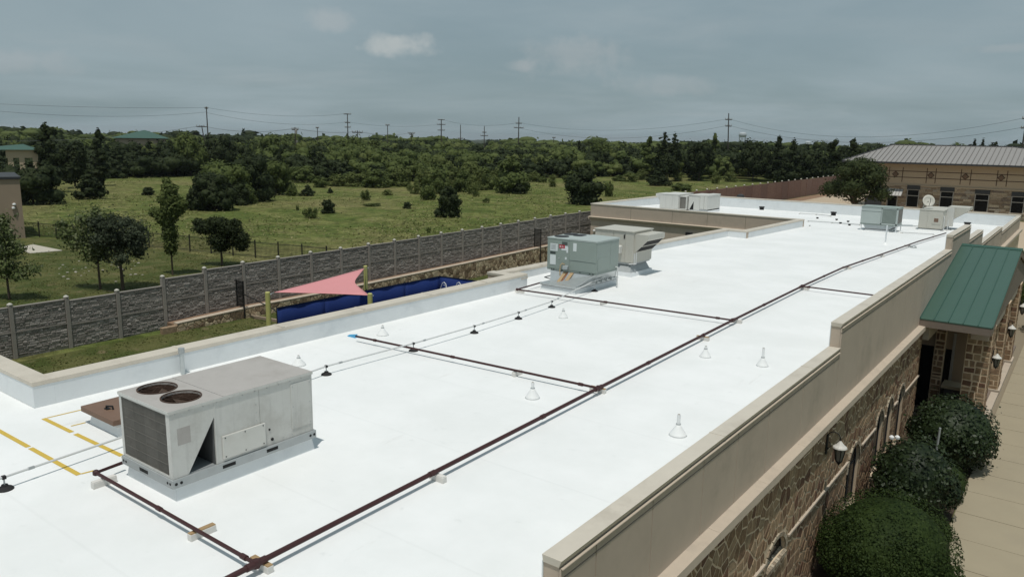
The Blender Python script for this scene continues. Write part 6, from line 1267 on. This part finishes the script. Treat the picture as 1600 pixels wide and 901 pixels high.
for px, d, ty, ar, lab in ((606, 330, 195, ((.2, 1.6),), 'thin pole with tiny top bar, second right of the dome tree'), (643, 340, 207.5, ((.2, 3.0), (.8, 1.6)), 'short T-shaped pole on the skyline'), (719.5, 420, 195, ((7.2, 2.6),), 'bare pole with one low crossarm right of the three-armed one'),
                           (756.5, 430, 197, ((3.4, 2.2), (5.2, 4.0)), 'pole with long crossarm left of the middle tall pole'), (865, 560, 214.5, ((.3, 2.4),), 'short distant pole right of the middle tall pole'), (880, 700, 224, ((.2, 2.),), 'tiny distant pole beside the short distant one'), (697/4+400-77.5, 380, 199, ((.3, 1.4),), 'small thin pole far behind the lumpy tree')):
    PL[px] = pole(px, d, ty, lab, ar, .15)
def wire(a, b, sag, lab, r=.04):
    a, b = np.array(a), np.array(b); P = [tuple(a*(1-t)+b*t-np.array([0, 0, sag*4*t*(1-t)])) for t in np.linspace(0, 1, 17)]; T = thing('power_line', a, lab, 'power line', 'power lines between the poles'); part('strand', MB().tube(P, r, 5), MAT['wire'], T)
def top_of(k, i=0, s=0.): c, u, L = PL[k][0][min(i, len(PL[k][0])-1)]; return c+u*L*s+np.array([0, 0, .3])
def offL(px, py, d): x, y = far(px, d); return (x, y, high(px, py, (x, y)))
wire(offL(-120, 156, 300), top_of(327), .9, 'upper wire running off left from the tall bare pole'); wire(offL(-120, 160, 280), top_of(327)-np.array([0, 0, 1.6]), 2.6, 'lower wire running off left from the tall bare pole')
wire(top_of(327), top_of(544), 2.0, 'upper wire from the tall bare pole to the three-armed pole'); wire(top_of(327)-np.array([0, 0, 1.8]), top_of(544, 1), 2.4, 'lower wire from the tall bare pole to the three-armed pole')
wire(top_of(544, 1), top_of(690, 1), 1.6, 'wire between the two three-armed poles'); wire(top_of('lean'), top_of(462), 1.2, 'wire from the leaning pole to the pale-sided pole', .04); wire(top_of(462), top_of(558), .6, 'wire from the pale-sided pole to the slim pole', .04); wire(top_of(558), top_of(643), 1.0, 'wire from the slim pole to the T-shaped pole', .045)
wire(offL(-120, 216, 260), top_of('lean'), 2.2, 'low wire running off left from the leaning pole', .04)
wire(top_of(690, 0), top_of(810, 0), 2.0, 'wire from the three-armed pole to the middle tall pole'); wire(top_of(810, 1, -.4), top_of(1135, 1), 4.4, 'lower sagging wire from the middle tall pole to the dark pole'); wire(top_of(810, 0), top_of(1135, 0), 3.4, 'upper sagging wire from the middle tall pole to the dark pole', .035)
wire(top_of(1135, 1), top_of(1597, 1), 4.6, 'lower sagging wire from the dark pole to the right border'); wire(top_of(1135, 0), top_of(1597, 0), 5.2, 'upper sagging wire from the dark pole to the right border', .035)
# water tower far away
x, y = far(1159, 1500); zt = high(1159, 206.5, (x, y)); zb = high(1159, 214, (x, y)); T = thing('water_tower', (x, y, -28), 'white water tower tank just above the trees right of the dark pole', 'water tower'); rr = 5.5*1500/F_PX
part('tank', MB().lathe((x, y, zb), [(rr*.75, -.5), (rr, 1.2), (rr, zt-zb-2), (rr*.7, zt-zb-.6), (rr*.2, zt-zb)], 18), MAT['tank'], T, smooth=True)
for k in range(6):
    a = k*math.pi/3; part('leg', MB().tube([(x+rr*.9*math.cos(a), y+rr*.9*math.sin(a), -30), (x+rr*.85*math.cos(a), y+rr*.85*math.sin(a), zb+1)], .5, 6), MAT['tank'], T)
x, y = far(1262, 2000); zt = high(1262, 220.5, (x, y)); T = thing('water_tower', (x, y, -30), 'very faint distant white tank over the trees left of the layered cedars', 'water tower'); part('tank', MB().lathe((x, y, zt-6), [(3, -14), (7, -2), (7, 3), (4, 5.4), (1, 6)], 14), MAT['tank'], T)

# ------------------------------------------------------------------ far buildings
def shelter():
    a = at(-6, 281, GL); d = 150; x0, y0 = far(10, d); x1, y1 = far(58, d); u = np.array([x1-x0, y1-y0]); Lr = np.linalg.norm(u); u /= Lr; v = np.array([-u[1], u[0]]); v = v if v@np.array([x0, y0]) > 0 else -v
    ze = high(30, 234, (x0, y0)); zr = high(35, 225.5, (x0, y0)); T = thing('park_shelter', (x0, y0, GL), 'small tan shelter with pale green hipped roof at the far left', 'shelter')
    q = lambda s, t, z: (x0+u[0]*s+v[0]*t, y0+u[1]*s+v[1]*t, z)
    part('roof', MB().add([q(-5, -.6, ze), q(Lr+.4, -.6, ze), q(Lr+.4, 6, ze), q(-5, 6, ze), q(2.4, 2.6, zr), q(Lr-2, 2.6, zr)], [(0, 1, 5, 4), (1, 2, 5), (2, 3, 4, 5), (3, 0, 4), (0, 3, 2, 1)]), MAT['greenroof_far'], T)
    part('beam', MB().hexa([q(-.2, -.1, ze-1.3), q(Lr, -.1, ze-1.3), q(Lr, 5, ze-1.3), q(-.2, 5, ze-1.3)], [q(-.2, -.1, ze-.02), q(Lr, -.1, ze-.02), q(Lr, 5, ze-.02), q(-.2, 5, ze-.02)]), MAT['stucco_far'], T)
    for s in (0, Lr*.37, Lr-.8): part('pier', MB().hexa([q(s, -.12, GL), q(s+.75, -.12, GL), q(s+.75, .6, GL), q(s, .6, GL)], [q(s, -.12, ze-1.3), q(s+.75, -.12, ze-1.3), q(s+.75, .6, ze-1.3), q(s, .6, ze-1.3)]), MAT['stucco_far'], T)
MAT['greenroof_far'] = plain('pale green metal roof', (.05, .105, .082), .5, .05)
shelter()
def far_hall():
    d = 230; x0, y0 = far(178, d); x1, y1 = far(263, d); u = np.array([x1-x0, y1-y0]); Lr = np.linalg.norm(u); u /= Lr; v = np.array([-u[1], u[0]]); v = v if v@np.array([x0, y0]) > 0 else -v
    ze = high(220, 216, (x0, y0)); zr = high(226, 203.5, (x0, y0)); T = thing('green_roofed_hall', (x0, y0, GL), 'distant hall whose green hipped roof peak shows over the trees at left', 'building'); q = lambda s, t, z: (x0+u[0]*s+v[0]*t, y0+u[1]*s+v[1]*t, z)
    part('roof', MB().add([q(-.5, 0, ze), q(Lr+.5, 0, ze), q(Lr+.5, Lr, ze), q(-.5, Lr, ze), q(Lr*.56, Lr*.5, zr), q(Lr*.60, Lr*.5, zr)], [(0, 1, 5, 4), (1, 2, 5), (2, 3, 4, 5), (3, 0, 4), (0, 3, 2, 1)]), MAT['greenroof_far'], T)
    part('wall', MB().hexa([q(.5, .8, GL), q(Lr-.5, .8, GL), q(Lr-.5, Lr-1, GL), q(.5, Lr-1, GL)], [q(.5, .8, ze-.05), q(Lr-.5, .8, ze-.05), q(Lr-.5, Lr-1, ze-.05), q(.5, Lr-1, ze-.05)]), MAT['stucco_far'], T)
far_hall()
def brown_fence():
    X = -45.0; T = thing('brown_fence', (X, 135, GL), 'long reddish brown panel fence with pale post caps beyond the white roof', 'fence')
    y = 92.0; zt = -1.15; R = random.Random(6)
    while y < 205:
        part('panel', MB().box(X-.05, X+.04+R.uniform(0, .02), y+.1, y+3.56, GL-.2, zt-.08), MAT['redfence'], T); po = part('post', MB().box(X-.12, X+.12, y-.1, y+.1, GL-.2, zt+.02), MAT['redfence'], T)
        part('cap', MB().lathe((X, y, zt+.02), [(.15, 0), (.16, .06), (.05, .18)], 8), MAT['postcap'], po); y += 3.66
brown_fence()
def clutter():
    R = random.Random(3)
    def pos(px, py): p = at(px, py, GL+.03); return p
    p = pos(1258, 301); T = thing('rubble_heap', p, 'pale heap of rubble at the foot of the brown fence', 'rubble heap'); mb = MB()
    for k in range(24): a, r = R.uniform(0, 6.28), R.uniform(0, 1.6); s = R.uniform(.2, .5); mb.lathe((p[0]+r*math.cos(a), p[1]+r*math.sin(a), p[2]+max(0, .5-r*.3)), [(s, 0), (s*.8, s*.6), (s*.2, s*.9)], 6)
    part('rocks', mb, MAT['rock'], T)['kind'] = 'stuff'
    for px, py, lab in ((1266, 300, 'left dark post standing by the rubble heap'), (1273.5, 299, 'right dark post standing by the rubble heap')):
        p = pos(px, py); T = thing('bollard', p, lab, 'post', 'dark posts by the rubble'); part('shaft', MB().lathe(p, [(.22, 0), (.22, 1.3), (.15, 1.4)], 10), MAT['trimdark'], T)
    p = pos(1283, 300.5); T = thing('red_barrier', p, 'small red plastic barrier left of the oak', 'barrier'); part('body', MB().hexa([(p[0]-.9, p[1]-.3, p[2]), (p[0]+.9, p[1]-.3, p[2]), (p[0]+.9, p[1]+.3, p[2]), (p[0]-.9, p[1]+.3, p[2])], [(p[0]-.7, p[1]-.12, p[2]+.95), (p[0]+.7, p[1]-.12, p[2]+.95), (p[0]+.7, p[1]+.12, p[2]+.95), (p[0]-.7, p[1]+.12, p[2]+.95)]), MAT['redbarrier'], T, bevel=.05); part('lid', MB().box(p[0]-.75, p[0]+.75, p[1]-.16, p[1]+.16, p[2]+.95, p[2]+1.05), MAT['redbarrier'], T)
clutter()
def office():
    YF = 130.0; zE = 2.95; zS = -.42
    T = thing('office_building', (-14, 137, GL), 'tan two-tone building with grey standing-seam hipped roof and stone base at right', 'building')
    xl = ony(1366, 290, YF)[0]-.6; xr = 6.0
    part('wall', MB().box(xl, xr, YF, YF+16, GL-.2, zE), MAT['stucco_far'], T)
    # ledge-stone base: strips of uneven length and projection
    WN = []
    for a, b, top, sill in ((1416, 1433, 290, 323), (1468, 1486.5, 293, 323.5), (1521.5, 1541.5, 297, 330.5), (1578.5, 1597, 300.5, 333)):
        p, q, r_, s_ = ony(a, sill, YF), ony(b, sill, YF), ony((a+b)/2, top, YF), ony((a+b)/2, sill, YF); WN.append((p[0], q[0], s_[2], r_[2]))
    R = random.Random(12); z = GL; mbs = []
    dx0, dx1 = ony(1386, 310, YF)[0], ony(1402, 310, YF)[0]
    while z < zS-.05:
        h = R.choice((.22, .28, .36)); h = min(h, zS-z); x = xl
        while x < xr:
            L = R.uniform(.5, 1.7); e = min(x+L, xr); segs = [(x, e)]
            for a, b, s, t in WN+[(dx0, dx1, GL, -1.0)]:
                if z+h > s-.15 and z < t+.05: segs = [k for x0, x1 in segs for k in ((x0, min(x1, a-.12)), (max(x0, b+.12), x1)) if k[1]-k[0] > .06]
            for x0, x1 in segs: mbs.append((x0, x1, z, h, R.uniform(.05, .16)))
            x = e
        z += h
    mbs.sort(key=lambda k: (abs(k[0]+16) > 12, -k[2]))
    base = part('stone_base', MB().box(xl-.02, xr, YF-.02, YF-.001, GL, zS), MAT['mortar'], T)
    for x0, x1, z, h, d in mbs[:300]: part('stone', MB().box(x0+.015, x1-.015, YF-.02-d, YF-.02, z+.015, z+h-.015), MAT['ledgestone'], base)
    rest = MB()
    for x0, x1, z, h, d in mbs[300:]: rest.box(x0+.015, x1-.015, YF-.02-d, YF-.02, z+.015, z+h-.015)
    part('stone', rest, MAT['ledgestone'], base)['kind'] = 'stuff'
    part('belt', MB().box(xl-.05, xr, YF-.22, YF-.001, zS, zS+.16), MAT['stucco_far'], T)
    for a, b, s, t in WN:
        w_ = part('window', MB().box(a, b, YF-.06, YF-.03, s, t), MAT['glass'], T); tr = t-.55; md = tr-(tr-s)*.36
        part('header', MB().box(a-.15, b+.15, YF-.25, YF-.03, tr, t+.06), MAT['trimdark'], w_)
        for x0, x1, z0, z1 in ((a-.10, a, s, tr), (b, b+.10, s, tr), (a, b, tr-.10, tr), (a, b, md-.05, md+.05)): part('frame', MB().box(x0, x1, YF-.16, YF-.03, z0, z1), MAT['frame'], w_)
        part('sill', MB().box(a-.2, b+.2, YF-.30, YF-.03, s-.14, s), MAT['ledge'], w_)
    def bar(x0, x1, z0, z1): part('reveal', MB().box(x0, x1, YF-.025, YF-.003, z0, z1), MAT['joint'], T)
    zr = [ony(1500, 270.5, YF)[2], ony(1500, 280.5, YF)[2]]
    for z in zr: bar(xl, xr, z-.05, z+.05)
    for a, b, c in ((1389, 1410, 1399), (1448, 1462, 1454.5), (1501.5, 1517, 1508.5), (1558.5, 1574, 1565)):
        for k in (a, b): x = ony(k, 275, YF)[0]; bar(x-.05, x+.05, .15, 2.35)
        x = ony(c, 275, YF)[0]; z = ony(c, 272+(c-1399)*.036, YF)[2]; r = .50
        part('diamond', MB().prism([(x-r, YF-.02, z), (x, YF-.02, z-r), (x+r, YF-.02, z), (x, YF-.02, z+r)], (0, -.05, 0)), MAT['joint'], T); part('diamond', MB().prism([(x-r*.72, YF-.07, z), (x, YF-.07, z-r*.72), (x+r*.72, YF-.07, z), (x, YF-.07, z+r*.72)], (0, -.03, 0)), MAT['diamond'], T)
    # hipped metal roof, panel by panel
    ye, yb = YF-1.6, YF+17.6; yr = (ye+yb)/2-1.0; e0 = ony(1316, 247.5, ye); zE2 = e0[2]; xe0 = e0[0]; xe1 = 9.0; rg = ony(1395, 226.5, yr); xr0 = rg[0]; zR = rg[2]; xr1 = ony(1585, 229.3, yr)[0]; zE2 = 3.12
    rf = part('roof', MB().add([(xe0, ye, zE2), (xe1, ye, zE2), (xe1, yb, zE2), (xe0, yb, zE2), (xr0, yr, zR), (xr1, yr, zR)], [(0, 1, 5, 4), (1, 2, 5), (2, 3, 4, 5), (3, 0, 4), (0, 3, 2, 1)]), MAT['greyroof'], T)
    x = xe0+.4
    while x < xe1-.2:                                      # standing seams on the front slope
        t = 1.0
        if x < xr0: t = (x-xe0)/(xr0-xe0)
        if x > xr1: t = (xe1-x)/(xe1-xr1)
        if t > .04: y1, z1 = ye+(yr-ye)*t, zE2+(zR-zE2)*t; part('seam', MB().hexa([(x-.035, ye, zE2-.01), (x+.035, ye, zE2-.01), (x+.035, y1, z1-.01), (x-.035, y1, z1-.01)], [(x-.035, ye, zE2+.10), (x+.035, ye, zE2+.10), (x+.035, y1, z1+.10), (x-.035, y1, z1+.10)]), MAT['greyseam'], rf)
        x += .66
    part('ridge_cap', MB().tube([(xe0, ye, zE2+.05), (xr0, yr, zR+.05), (xr1, yr, zR+.05), (xe1, ye, zE2+.05)], .10, 6), MAT['trimdark'], rf)
    part('gutter', MB().box(xe0, xe1, ye-.14, ye-.004, zE2-.24, zE2+.02), MAT['trimdark'], rf); part('soffit', MB().box(xe0+.1, xe1-.1, ye+.02, YF-.02, zE2-.22, zE2-.14), MAT['fascia'], T)
    # door with its own little metal awning
    dx, da = ony(1390, 310, YF), ony(1402, 310, YF)
    dr = part('door', MB().box(dx0+.15, dx1-.05, YF-.08, YF-.04, GL, -1.2), MAT['glass'], T); part('frame', MB().box(dx0, dx0+.15, YF-.12, YF-.03, GL, -1.1).box(dx1-.05, dx1+.1, YF-.12, YF-.03, GL, -1.1).box(dx0, dx1, YF-.12, YF-.03, -1.2, -1.0), MAT['frame'], dr)
    a0, a1 = ony(1379, 304, YF-1.4), ony(1408, 306, YF-1.4); b0, b1 = ony(1381, 294, YF), ony(1410, 294, YF)
    aw = part('awning', MB().hexa([(a0[0], YF-1.4, a0[2]-.08), (a1[0], YF-1.4, a0[2]-.08), (a1[0], YF-.1, b0[2]-.08), (a0[0], YF-.1, b0[2]-.08)], [(a0[0], YF-1.4, a0[2]), (a1[0], YF-1.4, a0[2]), (a1[0], YF-.1, b0[2]), (a0[0], YF-.1, b0[2])]), MAT['awning'], T)
    for k in range(7): x = a0[0]+(a1[0]-a0[0])*k/6; part('seam', MB().hexa([(x-.03, YF-1.4, a0[2]), (x+.03, YF-1.4, a0[2]), (x+.03, YF-.1, b0[2]), (x-.03, YF-.1, b0[2])], [(x-.03, YF-1.4, a0[2]+.06), (x+.03, YF-1.4, a0[2]+.06), (x+.03, YF-.1, b0[2]+.06), (x-.03, YF-.1, b0[2]+.06)]), MAT['greyseam'], aw)
    p0, p1 = ony(1352, 305, 128), ony(1378, 305, 128); part('screen_wall', MB().box(p0[0], p1[0], 128, 128.3, GL, p0[2]), MAT['trimdark'], T)
MAT['awning'] = plain('light metal awning', (.48, .47, .45), .5, .05)
office()
x, y = ony(1334, 330, 118)[0], 118.0
b = np.array([x, y, GL]); zt = high(1335, 243, b); hh = zt-GL; rx = 52*math.hypot(x, y)/F_PX
tree('oak_tree', b, 'broad live oak standing in front of the stone-based building', 'tree', lambda R: [(0, 0, hh*.55, rx*.62, rx*.62, hh*.32)]+[(math.cos(i*2.4)*rx*.62*q, math.sin(i*2.4)*rx*.62*q, hh*(.38+.5*t), rx*.34, rx*.34, hh*.13) for i, (q, t) in enumerate(((1, .05), (1, .15), (.95, .25), (.9, .35), (1, .1), (.8, .55), (.9, .45), (.7, .7), (.6, .8), (.95, .2), (.55, .85), (.3, .95), (.1, .9), (.8, .6)))], 9500, .16, 'leaf_oak', hh*.42, .34, rx*.8, 600, hh*.25, limbs=7, core=.66)

# ------------------------------------------------------------------ light summer haze over the far woods
def haze():
    mb = MB().box(-9500, 9500, -6500, 14500, -330, 26); o = part('haze', mb, None); o['kind'] = 'stuff'
    m = bpy.data.materials.new('haze'); m.use_nodes = True; N = m.node_tree.nodes; N.remove(N['Principled BSDF']); v = N.new('ShaderNodeVolumePrincipled')
    v.inputs['Color'].default_value = (.82, .88, .92, 1); v.inputs['Density'].default_value = HAZE; v.inputs['Anisotropy'].default_value = .2
    m.node_tree.links.new(v.outputs[0], N['Material Output'].inputs['Volume']); o.data.materials.clear(); o.data.materials.append(m)
HAZE = .00007
haze()
